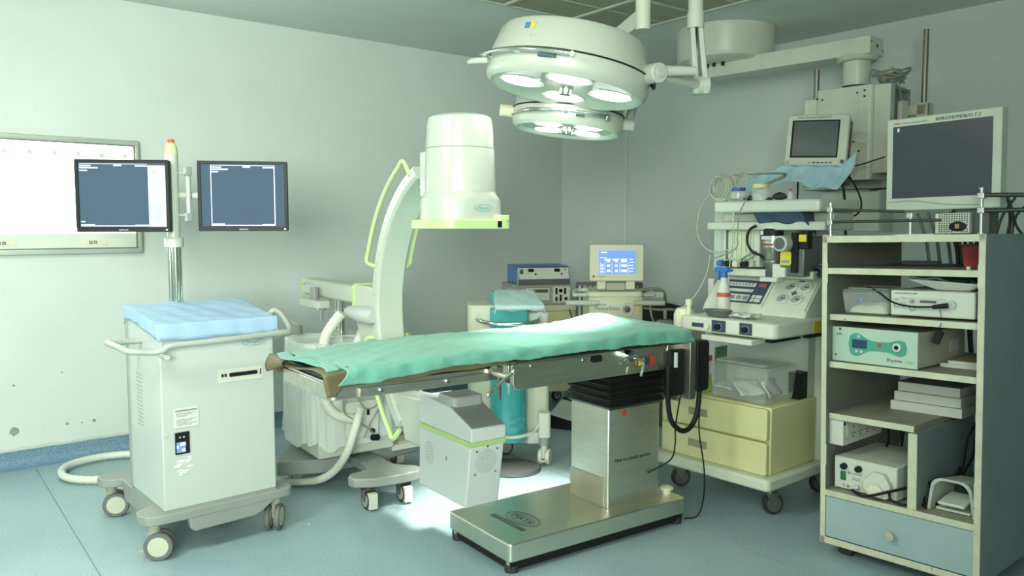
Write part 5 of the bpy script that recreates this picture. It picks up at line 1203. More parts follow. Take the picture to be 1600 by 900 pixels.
for (a, b_) in ((-0.165, 0.065), (0.31, 0.53)):
    MB().cyl((a, 0.03, 0.915), (b_, 0.03, 0.915), 0.019, n=16).build('front_handle', unitw if a < 0 else mat('handle_grey_cream', (0.48, 0.50, 0.40), 0.5), t, bevel=0.005)
MB().tube([(0.0, 0.12, 0.965), (-0.08, 0.11, 0.965), (-0.10, 0.12, 0.965), (-0.09, 0.20, 0.985), (-0.05, 0.24, 0.99), (0.01, 0.24, 0.99)], 0.014, 10).build('side_handle', unitw, t)
MB().tube([(0.38, 0.12, 0.965), (0.46, 0.11, 0.965), (0.47, 0.14, 0.975), (0.44, 0.24, 0.99), (0.38, 0.24, 0.99)], 0.014, 10).build('side_handle', lgrey, t)
q = MB(); q.lathe([(0.045, 0.0), (0.050, 0.004), (0.052, 0.012), (0.036, 0.02), (0.030, 0.014), (0.024, 0.006)], (0, 0, 0), 28, caps=False); q2 = q
f = MB(); f.M = Matrix.Translation((0.262, 0.018, 0.872)) @ Matrix.Rotation(R(90), 4, 'X'); f.lathe([(0.044, -0.02), (0.046, 0.010), (0.044, 0.022), (0.034, 0.022), (0.026, 0.012), (0.0001, 0.012)], n=28, caps=False); fp = f.build('fibre_port', unitw, t)
f = MB(); f.M = Matrix.Translation((0.262, 0.018, 0.872)) @ Matrix.Rotation(R(90), 4, 'X'); f.lathe([(0.021, 0.012), (0.021, 0.022), (0.015, 0.026), (0.0001, 0.026)], n=24, caps=False); f.build('port_socket', dgrey, fp)
q = MB(); q.text('PowerSuite', (0.035, 0.010, 0.868), (1, -0.06, 0), (0, 0, 1), 0.038); q.text('VersaPulse', (0.035, 0.010, 0.900), (1, -0.06, 0), (0, 0, 1), 0.018); q.build('lettering', inkg, t)
MB().prism([(0.325, 0.885), (0.36, 0.885), (0.3425, 0.855)], 'y', 0.02, 0.034).build('warning_triangle', yellow, t)
q = MB()
for x in (0.03, 0.34):
    for y in (0.08, 0.42): castor(t, x, y, 0.045, 0.03, 0, 0.125)
# black grille unit behind the laser
t = thing('fan_unit', 'slim black slatted unit standing behind the laser', 'equipment', Matrix.Translation((0.50, 6.15, 0)))
MB().box(0, 0.50, 0, 0.12, 0.0, 1.02).build('case', dgrey, t, bevel=0.004)
q = MB()
for i in range(12): q.box(0.01 + i * 0.04, 0.025 + i * 0.04, -0.006, 0.0, 0.05, 1.0)
q.build('slats', lgrey, t)
# drill motor clutter behind the laser
t = thing('endoscopy_motor', 'black machine with grey pipes and cables behind the right of the laser', 'equipment', Matrix.Translation((0.92, 5.72, 0)))
MB().box(0.03, 0.33, 0.06, 0.40, 0.0, 0.78).build('cabinet', dgrey, t, bevel=0.02)
MB().rbox(0.0, 0.24, 0.03, 0.33, 0.70, 0.90, 0.05, 'y').build('motor_housing', black, t, bevel=0.01)
q = MB(); q.cyl((0.20, 0.16, 0.83), (0.31, 0.12, 0.80), 0.070, n=20); q.build('drum', black, t, bevel=0.01)
q = MB(); q.tube([(-0.02, 0.10, 0.99), (0.12, 0.08, 1.0), (0.18, 0.10, 0.97), (0.20, 0.14, 0.88)], 0.012, 8); q.tube([(0.02, 0.02, 0.87), (0.12, 0.0, 0.86), (0.26, 0.02, 0.85), (0.30, 0.04, 0.75)], 0.010, 8); q.tube([(0.06, 0.0, 0.93), (0.07, -0.02, 0.82), (0.10, 0.0, 0.76)], 0.009, 8); q.tube([(0.17, 0.0, 0.86), (0.17, -0.01, 0.78)], 0.014, 8, 0)
q.build('cable', cableg, t)
MB().box(0.04, 0.16, 0.0, 0.2, 0.945, 0.985).build('grey_plate', lgrey, t, bevel=0.004)
MB().rbox(0.10, 0.22, -0.05, 0.06, 0.745, 0.795, 0.02, 'y').rbox(-0.03, 0.07, -0.03, 0.05, 0.74, 0.765, 0.01, 'y').build('coupling', dullm, t, bevel=0.006)

# ================================================================ teal column machine
t = thing('suction_trolley', 'white trolley with a glossy teal cylinder column and teal head', 'medical trolley', Matrix.Translation((-0.27, 4.86, 0)) @ Matrix.Rotation(R(3), 4, 'Z'))
WW = mat('warm_white', (0.62, 0.65, 0.51), 0.35, var=0.02)
MB().rbox(0.0, 0.19, 0.0, 0.28, 0.24, 0.975, 0.03).build('side_panel', WW, t, bevel=0.008); MB().rbox(0.33, 0.50, 0.0, 0.28, 0.17, 0.93, 0.03).build('side_panel', WW, t, bevel=0.008)
MB().box(0.1, 0.42, 0.10, 0.26, 0.20, 0.95).build('centre_panel', mat('warm_white', (0.62, 0.65, 0.51)), t)
MB().lathe([(0.112, 0.155), (0.115, 0.165), (0.115, 0.88)], (0.25, -0.02, 0), 40).build('column', teal, t)
MB().lathe([(0.1165, 0.195), (0.118, 0.20), (0.1165, 0.205)], (0.25, -0.02, 0), 40, caps=False).build('column_band', unitw, t)
MB().box(0.135, 0.365, -0.10, 0.14, 0.86, 0.962).build('head_block', teal, t, bevel=0.012); MB().box(0.140, 0.34, 0.045, 0.15, 0.95, 1.055).build('head_back', teal, t, bevel=0.015)
q = MB(); q.hexa([(0.165, -0.20, 0.965), (0.450, -0.20, 0.965), (0.42, 0.02, 1.03), (0.155, 0.02, 1.03)], [(0.16, -0.205, 0.99), (0.455, -0.205, 0.99), (0.40, 0.03, 1.065), (0.165, 0.03, 1.065)]); q.build('sloped_console', tealpale, t, bevel=0.008)
q = MB(); q.text('CAUTION', (0.25, -0.137, 0.30), (1, 0, 0), (0, 0, 1), 0.02); q.box(0.25, 0.33, -0.137, -0.134, 0.27, 0.272).box(0.25, 0.33, -0.137, -0.134, 0.255, 0.257); q.build('small_print', mintd, t)
MB().tube([(0.055, 0.0, 0.905), (0.07, -0.10, 0.895), (0.13, -0.16, 0.885), (0.25, -0.18, 0.88), (0.37, -0.16, 0.885), (0.425, -0.10, 0.895), (0.44, 0.0, 0.905)], 0.012, 12).build('push_rail', chrome, t)
for x in (0.055, 0.44): MB().cyl((x, -0.01, 0.905), (x, 0.01, 0.905), 0.03).build('rail_mount', unitw, t)
MB().box(0.02, 0.48, -0.03, 0.03, 0.13, 0.17).box(0.36, 0.48, -0.05, -0.02, 0.13, 0.20).build('base_frame', unitw, t, bevel=0.004)
q = MB(); q.rbox(0.425, 0.50, -0.10, -0.02, 0.175, 0.33, 0.02); q.build('leg_cover', unitw, t, bevel=0.006)
MB().lathe([(0.034, 0.13), (0.034, 0.18)], (0.463, -0.06, 0), 20).build('leg_collar', grey, t)
castor(t, 0.463, -0.06, 0.050, 0.06, 250, 0.135, twin=True, tyre=unitw, hub=unitw, fork=unitw)
castor(t, 0.04, 0.02, 0.05, 0.045, 30, 0.135, twin=True, tyre=rubberg, hub=unitw, fork=unitw)
castor(t, 0.25, 0.20, 0.05, 0.045, 30, 0.135, twin=True, tyre=rubberg, hub=unitw, fork=unitw)
MB().tube([(0.13, -0.12, 0.205), (0.25, -0.15, 0.195), (0.36, -0.13, 0.205), (0.41, -0.09, 0.23), (0.43, -0.07, 0.27)], 0.007, 8).build('white_lead', unitw, t)
q = MB(); q.grid(lambda u, v: (0.155 + u * (0.305 - 0.045 * v) + 0.002 * math.sin(v * 20), -0.213 + v * 0.245, 0.985 + v * 0.078 + 0.007 + 0.003 * math.sin(u * 13 + v * 9) + 0.002 * math.sin(u * 31 - v * 17) - 0.030 * max(0, 0.05 - v) / 0.05 - 0.03 * max(0, u - 0.96) / 0.04 - 0.03 * max(0, 0.04 - u) / 0.04), 50, 40)
o = q.build('film_cover', clearwrap, ang=80); tag(o, 'shiny clear plastic film wrapped over the teal sloped console', 'plastic cover', F=Matrix.Translation((-0.27, 4.86, 0)) @ Matrix.Rotation(R(3), 4, 'Z'))
# round grey mat of the trolley on floor
o = MB().lathe([(0.17, 0.0005), (0.175, 0.004), (0.165, 0.022), (0.14, 0.028), (0.0001, 0.03)], (0.0, 4.74, 0), 40).build('foot_switch', dgrey, None, bevel=0); tag(o, 'round dark grey foot switch on the floor under the teal column', 'foot switch')

# ================================================================ stacked boxes on cream trolley in the corner
YM = Matrix.Translation((0.035, 6.22, 0)) @ Matrix.Rotation(R(13), 4, 'Z')
t = thing('equipment_trolley', 'cream metal trolley in the far corner carrying the stacked instruments', 'trolley', YM)
MB().box(-0.04, 0.50, 0.0, 0.42, 0.79, 0.835).build('top_shelf', mat('cream_shelf', (0.62, 0.62, 0.40), 0.45), t, bevel=0.004)
MB().box(-0.02, 0.48, 0.01, 0.40, 0.15, 0.80).build('body', yellowed, t, bevel=0.004)
for x in (0.03, 0.44):
    for y in (0.06, 0.36): castor(t, x, y, 0.045, 0.03, 20, 0.152, fork=dullm)
t = thing('surgical_generator', 'grey instrument box with dials under the blue one', 'instrument', YM, (0, 0.03, 0.835))
MB().box(-0.03, 0.45, 0.0, 0.36, 0, 0.165).build('case', mat('generator_grey', (0.30, 0.32, 0.29), 0.4), t, bevel=0.004)
MB().box(0.09, 0.27, -0.004, 0.0, 0.04, 0.135).build('display_frame', unitw, t)
MB().box(0.10, 0.26, -0.006, -0.003, 0.10, 0.125).build('display', dgrey, t)
p = MB().box(0.30, 0.44, -0.004, 0.0, 0.02, 0.145).build('socket_panel', unitw, t)
MB().box(0.32, 0.336, -0.008, -0.003, 0.085, 0.135).box(0.39, 0.406, -0.008, -0.003, 0.085, 0.135).box(0.355, 0.371, -0.008, -0.003, 0.03, 0.08).box(0.32, 0.336, -0.008, -0.003, 0.03, 0.065).cyl((0.362, -0.012, 0.113), (0.362, -0.003, 0.113), 0.015).cyl((0.405, -0.014, 0.05), (0.405, -0.003, 0.05), 0.012).build('socket', black, p)
MB().tube([(0.405, -0.014, 0.05), (0.43, -0.03, -0.05), (0.46, -0.04, -0.14), (0.47, -0.03, -0.25)], 0.004, 6).build('lead', black, t)
t = thing('tourniquet_unit', 'blue and white twin channel control box on top of the corner stack', 'instrument', YM, (0, 0.0, 1.001))
q = MB(); q.prism([(0.02, 0.0), (0.0, 0.035), (0.045, 0.135), (0.055, 0.14), (0.36, 0.145), (0.36, 0.0)], 'x', 0.01, 0.43); q.build('case', blue, t, bevel=0.003)
FMx = Matrix(((1, 0, 0, 0.01), (0, 0.41, -0.912, 0.0), (0, 0.912, 0.41, 0.038), (0, 0, 0, 1)))
q = MB(); q.M = FMx; q.box(0.012, 0.414, 0.004, 0.098, 0.0, 0.004); q.build('front_panel', unitw, t)
q = MB(); q.M = FMx; q.box(0.02, 0.046, 0.045, 0.085, 0.003, 0.012); q.build('rocker_switch', green, t)
q = MB(); q.M = FMx
for x in (0.09, 0.30): q.box(x, x + 0.045, 0.062, 0.088, 0.003, 0.007); q.box(x + 0.05, x + 0.062, 0.035, 0.05, 0.003, 0.007)
q.box(0.0, 0.42, 0.098, 0.104, 0.0, 0.005); q.build('display_window', black, t)
MB().box(0.01, 0.43, -0.003, 0.03, 0.0, 0.036).build('lower_strip', dgrey, t, bevel=0.003)
q = MB(); q.M = FMx; q.cyl((0.39, 0.08, 0.003), (0.39, 0.08, 0.006), 0.011); q.build('round_sticker', mat('pink_sticker', (0.6, 0.25, 0.2), 0.5), t)
MB().tube([(0.02, -0.01, 0.13), (0.032, -0.012, 0.12), (0.02, -0.012, 0.11), (0.010, -0.01, 0.13), (0.008, -0.01, 0.0)], 0.003, 6).build('white_clip_lead', unitw, t)
# power box on floor
t = thing('pedal_unit', 'black foot pedal with light top on the floor behind the column', 'foot pedal', Matrix.Translation((0.33, 5.70, 0)) @ Matrix.Rotation(R(-25), 4, 'Z'))
MB().hexa([(-0.06, 0, 0), (0.14, 0, 0), (0.14, 0.22, 0), (-0.06, 0.22, 0)], [(-0.06, 0.0, 0.10), (0.14, 0.0, 0.06), (0.14, 0.22, 0.13), (-0.06, 0.22, 0.16)]).build('housing', black, t, bevel=0.006)
MB().hexa([(-0.062, -0.002, 0.10), (0.142, -0.002, 0.06), (0.142, 0.222, 0.13), (-0.062, 0.222, 0.16)], [(-0.06, 0.0, 0.112), (0.14, 0.0, 0.072), (0.14, 0.22, 0.142), (-0.06, 0.22, 0.172)]).build('cover', lgrey, t, bevel=0.003)
MB().tube([(0.13, 0.1, 0.05), (0.25, 0.05, 0.02), (0.45, 0.1, 0.01), (0.7, 0.1, 0.01)], 0.006, 8).build('lead', black, t)

# ================================================================ shelf cabinet
CW = 0.326
t = thing('shelf_cabinet', 'open grey laminate equipment cabinet with worn cream edges at the right', 'cabinet', CF)
D = 0.72
MB().box(0.004, D, -CW, -CW + 0.018, 0.0, 1.355).build('side_panel', lamin, t)
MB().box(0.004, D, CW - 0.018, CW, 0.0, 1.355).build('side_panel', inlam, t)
MB().box(0, 0.004, -CW, -CW + 0.024, 0, 1.355).box(0, 0.004, CW - 0.022, CW, 0, 1.355).box(0, 0.004, -CW, CW, 1.327, 1.355).box(0, 0.004, -CW, CW, 0, 0.028).build('edge_lipping', wornedge, t, bevel=0.001)
MB().box(0.004, D, -CW + 0.018, CW - 0.018, 1.327, 1.354).build('top_board', shelftop, t)
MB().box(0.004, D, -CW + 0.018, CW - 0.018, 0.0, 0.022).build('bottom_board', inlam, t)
def shelf(x, y0, y1, z, th=0.026, dd=D):
    s = MB().box(x + 0.004, dd, y0, y1, z - th, z).build('shelf', shelftop, t)
    MB().box(x, x + 0.004, y0, y1, z - th, z).build('shelf_lipping', wornedge, s, bevel=0.001)
shelf(0.002, -CW + 0.02, CW - 0.02, 1.218, 0.026); shelf(0.03, -CW + 0.02, CW - 0.02, 1.015); shelf(0.03, -CW + 0.02, CW - 0.02, 0.806)
shelf(0.03, -0.06, CW - 0.02, 0.577); shelf(0.0, -CW + 0.02, CW - 0.02, 0.240)
MB().box(0.012, 0.60, -0.082, -0.05, 0.240, 0.551).build('divider', lamin, t)
MB().box(0.006, 0.0125, -0.084, -0.048, 0.240, 0.551).build('divider_lipping', wornedge, t, bevel=0.001)
MB().box(0.20, 0.215, -0.049, 0.0, 0.30, 0.5).build('divider_block', wornedge, t) if False else None
dr = MB().box(0.002, 0.018, -CW + 0.024, CW - 0.024, 0.032, 0.211).build('drawer', drawerlam, t, bevel=0.001)
MB().lathe([(0.010, 0), (0.010, 0.018), (0.019, 0.024), (0.019, 0.034), (0.0001, 0.038)], M=Matrix.Rotation(R(-90), 4, 'Y'), c=(0.002, 0.008, 0.115), n=20).build('knob', unitg, dr)
for y in (-0.30, 0.30):
    for x in (0.10, 0.62):
        q = MB(); q.M = Matrix.Translation((x, y * 0.8, -0.06)); q.rbox(-0.05, 0.05, -0.03, 0.03, 0.005, 0.062, 0.02, 'y'); q.build('castor', rubber, t, bevel=0.008)
for (y, z) in ((CW, 1.20), (CW, 0.40), (-CW, 1.20), (-CW, 0.36)):
    q = MB().box(-0.001, 0.001, y - 0.026 if y > 0 else y, y if y > 0 else y + 0.026, z - 0.05, z + 0.04); q.build('repair_plate', mat('cream_repair_plate', (0.56, 0.58, 0.44), 0.5), t, bevel=0.001)

def citem(name, lab, cat, pos, rz=0, group=None): return thing(name, lab, cat, CF, pos, rz, group)
# red bin
t = citem('sharps_bin', 'small red plastic bin at the right end of the top shelf in the cabinet', 'bin', (0.28, -0.20, 1.218))
MB().hexa([(-0.04, -0.04, 0), (0.04, -0.04, 0), (0.04, 0.04, 0), (-0.04, 0.04, 0)], [(-0.05, -0.05, 0.09), (0.05, -0.05, 0.09), (0.05, 0.05, 0.09), (-0.05, 0.05, 0.09)]).build('bin_body', mat('dusty_red', (0.38, 0.05, 0.04), 0.5, var=0.2, scale=14), t, bevel=0.004)
MB().box(-0.056, 0.056, -0.056, 0.056, 0.088, 0.096).build('rim', mat('brown_rim', (0.16, 0.07, 0.05), 0.5), t, bevel=0.002)
o = MB().cyl((0, 0, 0), (0, 0, 0.012), 0.008, n=10).build('small_white_cap', unitw); tag(o, 'tiny white cap lying in front of the red bin', 'cap', F=CF, pos=(0.06, -0.245, 1.218))
o = MB().box(0, 0.05, 0, 0.16, 0, 0.018).build('power_adapter', dgrey, bevel=0.003); tag(o, 'flat dark bar lying at the back of the top shelf in the cabinet', 'adapter', F=CF, pos=(0.5, 0.05, 1.218))
# plastic box on shelf 2
t = tub('clear tub holding cream cotton on the second shelf of the cabinet', CF, (0.20, 0.175, 1.016), 0.26, 0.215, 0.115)
q = MB(); q.grid(lambda u, v: ((u - .5) * 0.2, (v - .5) * 0.17, 0.045 * math.sin(PI * u) ** .3 * math.sin(PI * v) ** .4 * (1 + .2 * math.sin(v * 8))), 16, 16); o = q.build('cotton_roll', cream, ang=80); tag(o, 'cream cotton wool lying inside the clear tub in the cabinet', 'cotton', F=CF, pos=(0.20, 0.175, 1.022))
o = MB().sphere((0, 0, 0), 0.012, 8).build('blue_cap', sprayblue); tag(o, 'small round blue cap inside the clear tub in the cabinet', 'cap', F=CF, pos=(0.10, 0.20, 1.078))
# scope camera unit
t = citem('camera_control_unit', 'white endoscopy control unit with a black plug on the second shelf', 'instrument', (0.06, -0.11, 1.016))
MB().box(0.0, 0.34, -0.162, 0.165, 0.008, 0.113).build('case', unitw, t, bevel=0.006)
MB().box(-0.0015, 0.001, -0.05, 0.155, 0.035, 0.085).build('key_panel', mat('panel_pale', (0.52, 0.56, 0.49), 0.4), t)
q = MB()
for (y, z, r) in ((0.139, 0.05, 0.009), (0.110, 0.055, 0.009), (0.075, 0.070, 0.010), (0.075, 0.040, 0.010)): q.tube([(-0.002, y + r * math.cos(a), z + r * math.sin(a)) for a in [2 * PI * i / 16 for i in range(17)]], 0.001, 4, 0)
q.prism([(0.069, 0.066), (0.081, 0.066), (0.075, 0.075)], 'x', -0.003, -0.001); q.text('CAMERA CONTROL UNIT', (-0.001, 0.150, 0.098), (0, -1, 0), (0, 0, 1), 0.008); q.box(-0.002, -0.001, 0.13, 0.147, 0.073, 0.075); q.box(-0.002, -0.001, 0.10, 0.12, 0.08, 0.082)
q.build('key_marks', inkm, t)
MB().box(-0.003, 0.0, -0.018, 0.045, 0.065, 0.075).build('display', dgrey, t)
MB().cyl((-0.012, -0.075, 0.062), (0.0, -0.075, 0.062), 0.018, n=20).build('socket_ring', lgrey, t)
q = MB(); q.cyl((-0.02, -0.07, 0.060), (-0.028, -0.015, 0.052), 0.011, 0.008, n=14); q.tube([(-0.028, -0.015, 0.052), (-0.03, 0.07, 0.05), (-0.02, 0.15, 0.065), (0.01, 0.22, 0.10), (0.05, 0.28, 0.117)], 0.004, 6); q.build('plug_lead', black, t)
MB().tube([(-0.02, -0.04, 0.045), (-0.022, -0.045, 0.02), (-0.03, -0.05, -0.01), (-0.035, -0.045, -0.025)], 0.0015, 5).build('cord', black, t)
q = MB(); q.M = Matrix.Rotation(R(20), 4, 'X'); q.rbox(-0.045, -0.03, -0.075, -0.045, -0.075, -0.02, 0.008, 'x'); q.build('hanging_connector', black, t, bevel=0.003)
# cloth bundle tray
q = MB()
q.hexa([(0.02, -0.10, 0), (0.20, -0.12, 0), (0.20, 0.06, 0), (0.02, 0.02, 0)], [(-0.02, -0.165, 0.030), (0.26, -0.165, 0.035), (0.26, 0.14, 0.05), (-0.02, 0.13, 0.046)])
t = citem('wrapped_tray', 'white paper wrapped tray with green cloth on top of the control unit', 'tray', (0.09, -0.13, 1.130)); q.build('paper_wrap', paper, t, bevel=0.008)
q = MB(); q.grid(lambda u, v: (-0.005 + u * 0.22, -0.10 + v * 0.22, 0.040 + 0.012 * v + 0.004 * math.sin(u * 9 + v * 14)), 20, 20); q.build('green_cloth', mat('dark_green_cloth', (0.10, 0.20, 0.14), 0.85, var=0.3, scale=16), t, solid=0.008, ang=80)
q = MB(); q.tube([(-0.01, -0.11, 0.040), (0.0, -0.04, 0.045), (0.02, 0.03, 0.048)], 0.009, 8); q.tube([(0.02, -0.165, 0.042), (0.05, -0.12, 0.045), (0.15, -0.1, 0.046)], 0.011, 8); q.build('black_hose', black, t)
# light pump / insufflator (green)
t = citem('laparoscopy_insufflator', 'mint green fronted insufflator with round white port on the third shelf', 'instrument', (0.05, 0.10, 0.806), rz=-3)
MB().box(0.004, 0.42, -0.165, 0.205, 0.006, 0.15).build('case', unitg, t, bevel=0.003)
MB().box(-0.004, 0.006, -0.168, 0.208, 0.003, 0.154).build('front_panel', mint, t, bevel=0.002)
pts = []
for i in range(41):
    u = i / 40.0; y = 0.130 - u * 0.255
    h = 0.047 * max(0, 1 - ((u - 0.15) / 0.17) ** 2) ** .5 if u < 0.2 else 0
    env = 0.020 + 0.030 * math.exp(-((u - 0.14) / 0.16) ** 2) + 0.014 * math.exp(-((u - 0.88) / 0.12) ** 2)
    env *= min(1, (u / 0.03) ** .5 if u < 0.03 else 1) * min(1, ((1 - u) / 0.03) ** .5 if u > 0.97 else 1)
    pts.append((y, env))
MB().prism([(y, 0.082 + e) for y, e in pts] + [(y, 0.082 - e) for y, e in reversed(pts)], 'x', -0.006, -0.003).build('green_fascia', mintd, t)
MB().box(-0.009, -0.005, 0.047, 0.112, 0.068, 0.104).build('display', lcd, t, bevel=0.001)
q = MB(); [q.cyl((-0.009, y, z), (-0.005, y, z), 0.007, n=14) for y, z in ((0.083, 0.118), (0.092, 0.054), (0.070, 0.054))]; q.build('button', lgrey, t)
MB().cyl((-0.009, -0.008, 0.088), (-0.005, -0.008, 0.088), 0.008, n=14).build('red_button', red, t)
p = MB().cyl((-0.014, -0.085, 0.086), (-0.004, -0.085, 0.086), 0.018, n=24).build('port_ring', unitw, t, bevel=0.002)
MB().cyl((-0.016, -0.085, 0.086), (-0.013, -0.085, 0.086), 0.009, n=18).build('port', black, p)
q = MB(); q.text('Rhyuma', (-0.0045, -0.04, 0.024), (0, -1, 0), (0, 0, 1), 0.020); q.text('suki', (-0.0045, 0.190, 0.118), (0, -1, 0), (0, 0, 1), 0.018, shear=0.3); q.build('lettering', inkm, t)
q = MB(); q.text('i-Suki', (-0.0045, -0.118, 0.024), (0, -1, 0), (0, 0, 1), 0.016); q.build('lettering_light', mat('tan_ink', (0.35, 0.30, 0.15), 0.5), t)
MB().cyl((-0.006, 0.170, 0.145), (-0.003, 0.170, 0.145), 0.005).cyl((-0.006, 0.19, 0.03), (-0.003, 0.19, 0.03), 0.004).build('screw', inkm, t)
MB().box(0.28, 0.36, -0.1665, -0.165, 0.05, 0.10).build('rating_plate', lgrey, t)
# books on shelf 3
for i, (z, c, lab, w_) in enumerate(((0.0, paper, 'lower of two thin books at the right of the third shelf', 0.20), (0.016, kraft, 'upper brown covered book at the right of the third shelf', 0.17))):
    o = MB().box(0, 0.20, 0, w_, 0.001, 0.0155).build('thin_book', paper, bevel=0.001); tag(o, lab, 'book', group='books on the third shelf', F=CF, pos=(0.20, -0.29, 0.806 + z))
    MB().box(-0.002, 0.202, -0.002, w_ + 0.002, 0.0135, 0.0165).build('cover', c, o)
# paper stacks on shelf 4
names = ['thick ream of paper at the bottom of the stack on the half shelf', 'middle ream of white paper in the stack on the half shelf', 'top dark covered file on the stack on the half shelf']
for i in range(3):
    o = MB().box(0, 0.22 - 0.005 * i, 0, 0.30 - 0.02 * i, 0.001, 0.041).build('paper_ream', paper if i < 2 else paper, bevel=0.001)
    tag(o, names[i], 'paper stack', group='paper stack on the half shelf', F=CF, pos=(0.30 + 0.01 * i, -0.14 + 0.008 * i, 0.577 + 0.042 * i))
    if i == 2: MB().box(-0.002, 0.212, -0.002, 0.262, 0.040, 0.0425).build('cover', paperd, o)
# extension board
t = citem('extension_board', 'white multi-socket extension board fixed under the half shelf', 'power strip', (0.04, 0.245, 0.436))
MB().box(0.0, 0.36, 0.0, 0.065, 0.0, 0.112).build('board', unitw, t, bevel=0.004)
q = MB()
for k in range(4):
    x = 0.09 + k * 0.065
    for (dx, dz) in ((0, 0.075), (-0.012, 0.045), (0.012, 0.045), (0.0, 0.03)): q.cyl((x + dx, -0.001, dz), (x + dx, 0.002, dz), 0.004, n=8)
q.box(0.005, 0.02, -0.001, 0.001, 0.09, 0.105); q.build('socket_holes', black, t)
MB().box(0.03, 0.06, -0.003, 0.001, 0.035, 0.085).build('switch', unitw, t, bevel=0.002)
q = MB(); q.cyl((0.33, -0.02, 0.07), (0.33, 0.0, 0.07), 0.018); q.tube([(0.33, -0.03, 0.07), (0.32, -0.05, 0.02), (0.30, -0.06, -0.02), (0.28, -0.06, -0.04)], 0.005, 6); q.tube([(0.33, -0.10, 0.10), (0.31, -0.11, 0.02), (0.30, -0.12, -0.03), (0.30, -0.13, 0.05), (0.33, -0.14, 0.1)], 0.005, 6); q.build('plug', black, t)
# light source
t = citem('light_source', 'white light source box with two knobs and a cable port on the bottom shelf', 'instrument', (0.05, 0.15, 0.240), rz=-2)
MB().box(0.0, 0.36, -0.14, 0.14, 0.006, 0.145).build('case', unitw, t, bevel=0.003)
MB().box(-0.003, 0.001, -0.138, 0.138, 0.008, 0.142).build('front_plate', unitw, t, bevel=0.001)
for y in (0.092, 0.025): MB().cyl((-0.022, y, 0.108), (-0.002, y, 0.108), 0.013, 0.015, n=18).build('knob', black, t, bevel=0.002)
MB().box(-0.010, -0.002, 0.085, 0.108, 0.045, 0.085).build('rocker_switch', green, t, bevel=0.002)
q = MB(); q.text('LUMENIS', (-0.0035, 0.060, 0.078), (0, -1, 0), (0, 0, 1), 0.012); q.box(-0.004, -0.003, 0.02, 0.055, 0.055, 0.058).box(-0.004, -0.003, 0.02, 0.055, 0.062, 0.064); q.cyl((-0.005, 0.07, 0.083), (-0.003, 0.07, 0.083), 0.006); q.build('lettering', inkg, t)
MB().cyl((-0.006, 0.075, 0.022), (-0.002, 0.075, 0.022), 0.007).box(-0.005, -0.002, 0.092, 0.096, 0.015, 0.03).build('fuse_cap', kraft, t)
p = MB().prism([(-0.03, 0.01), (-0.11, 0.01), (-0.125, 0.03), (-0.125, 0.07), (-0.095, 0.115), (-0.045, 0.115), (-0.005, 0.07), (-0.005, 0.035)], 'x', -0.035, -0.002).build('cable_port', unitw, t, bevel=0.006)
q = MB(); q.prism([(-0.045, 0.02), (-0.095, 0.02), (-0.105, 0.045), (-0.08, 0.07), (-0.045, 0.065), (-0.025, 0.04)], 'x', -0.055, -0.034); q.build('port_nose', cream, p, bevel=0.006)
q = MB(); q.tube([(-0.02, 0.05, 0.018), (-0.05, 0.0, 0.012), (-0.06, -0.05, 0.02), (-0.05, -0.12, 0.05), (0.02, -0.18, 0.07), (0.10, -0.24, 0.09), (0.2, -0.30, 0.10)], 0.006, 8); q.tube([(-0.03, -0.12, 0.05), (-0.045, -0.14, 0.02), (-0.03, -0.19, 0.01), (0.05, -0.25, 0.01), (0.1, -0.3, 0.02)], 0.005, 8)
q.build('power_lead', black, t)
MB().cyl((-0.02, 0.05, 0.02), (-0.012, 0.02, 0.03), 0.010).build('lead_plug', lgrey, t)
# foot pedal with hood
t = citem('hooded_foot_pedal', 'pale grey foot pedal with a rounded hood at the right of the bottom shelf', 'foot pedal', (0.06, -0.195, 0.240))
q = MB(); N = 16; pr1 = []; 
def hood(s):
    out = []
    hw, h, r = 0.092 - 0.010 * s, 0.138 - 0.008 * s, 0.045
    out.append((hw, 0.0)); 
    for k in range(7): a = R(k * 15); out.append((hw - 0.012 - r + r * math.cos(a), h - r + r * math.sin(a)))
    for k in range(7): a = R(90 + k * 15); out.append((-hw + 0.012 + r + r * math.cos(a), h - r + r * math.sin(a)))
    out.append((-hw, 0.0)); return out
o1, i1 = hood(0), hood(1.2)
poly = o1 + list(reversed(i1)); n_ = len(o1)
vs = [(0.0, y, z) for y, z in o1] + [(0.0, y, z) for y, z in i1] + [(0.20, y * .9, z * 0.8) for y, z in o1] + [(0.20, y * .9, z * 0.8) for y, z in i1]
fs = []
for i in range(n_ - 1):
    fs += [(i, i + 1, n_ + i + 1, n_ + i), (2 * n_ + i, 3 * n_ + i, 3 * n_ + i + 1, 2 * n_ + i + 1), (i, 2 * n_ + i, 2 * n_ + i + 1, i + 1), (n_ + i, n_ + i + 1, 3 * n_ + i + 1, 3 * n_ + i)]
fs += [(0, n_, 3 * n_, 2 * n_), (n_ - 1, 3 * n_ - 1, 4 * n_ - 1, 2 * n_ - 1)]
q.add(vs, fs); q.build('hood', mat('pale_grey_hood', (0.48, 0.52, 0.46), 0.4), t, bevel=0.002)
MB().box(0.02, 0.19, -0.065, 0.065, 0.003, 0.012).build('base_plate', unitw, t, bevel=0.002)
MB().hexa([(0.0, -0.05, 0.030), (0.13, -0.05, 0.045), (0.13, 0.05, 0.045), (0.0, 0.05, 0.030)], [(0.0, -0.05, 0.042), (0.13, -0.05, 0.057), (0.13, 0.05, 0.057), (0.0, 0.05, 0.042)]).build('treadle', unitw, t, bevel=0.003)
q = MB(); q.tube([(-0.02, 0.09, 0.008), (0.05, 0.12, 0.05), (0.12, 0.10, 0.09), (0.25, 0.06, 0.11), (0.3, 0.05, 0.25), (0.28, 0.0, 0.35)], 0.005, 6)
q.build('lead', black, t)
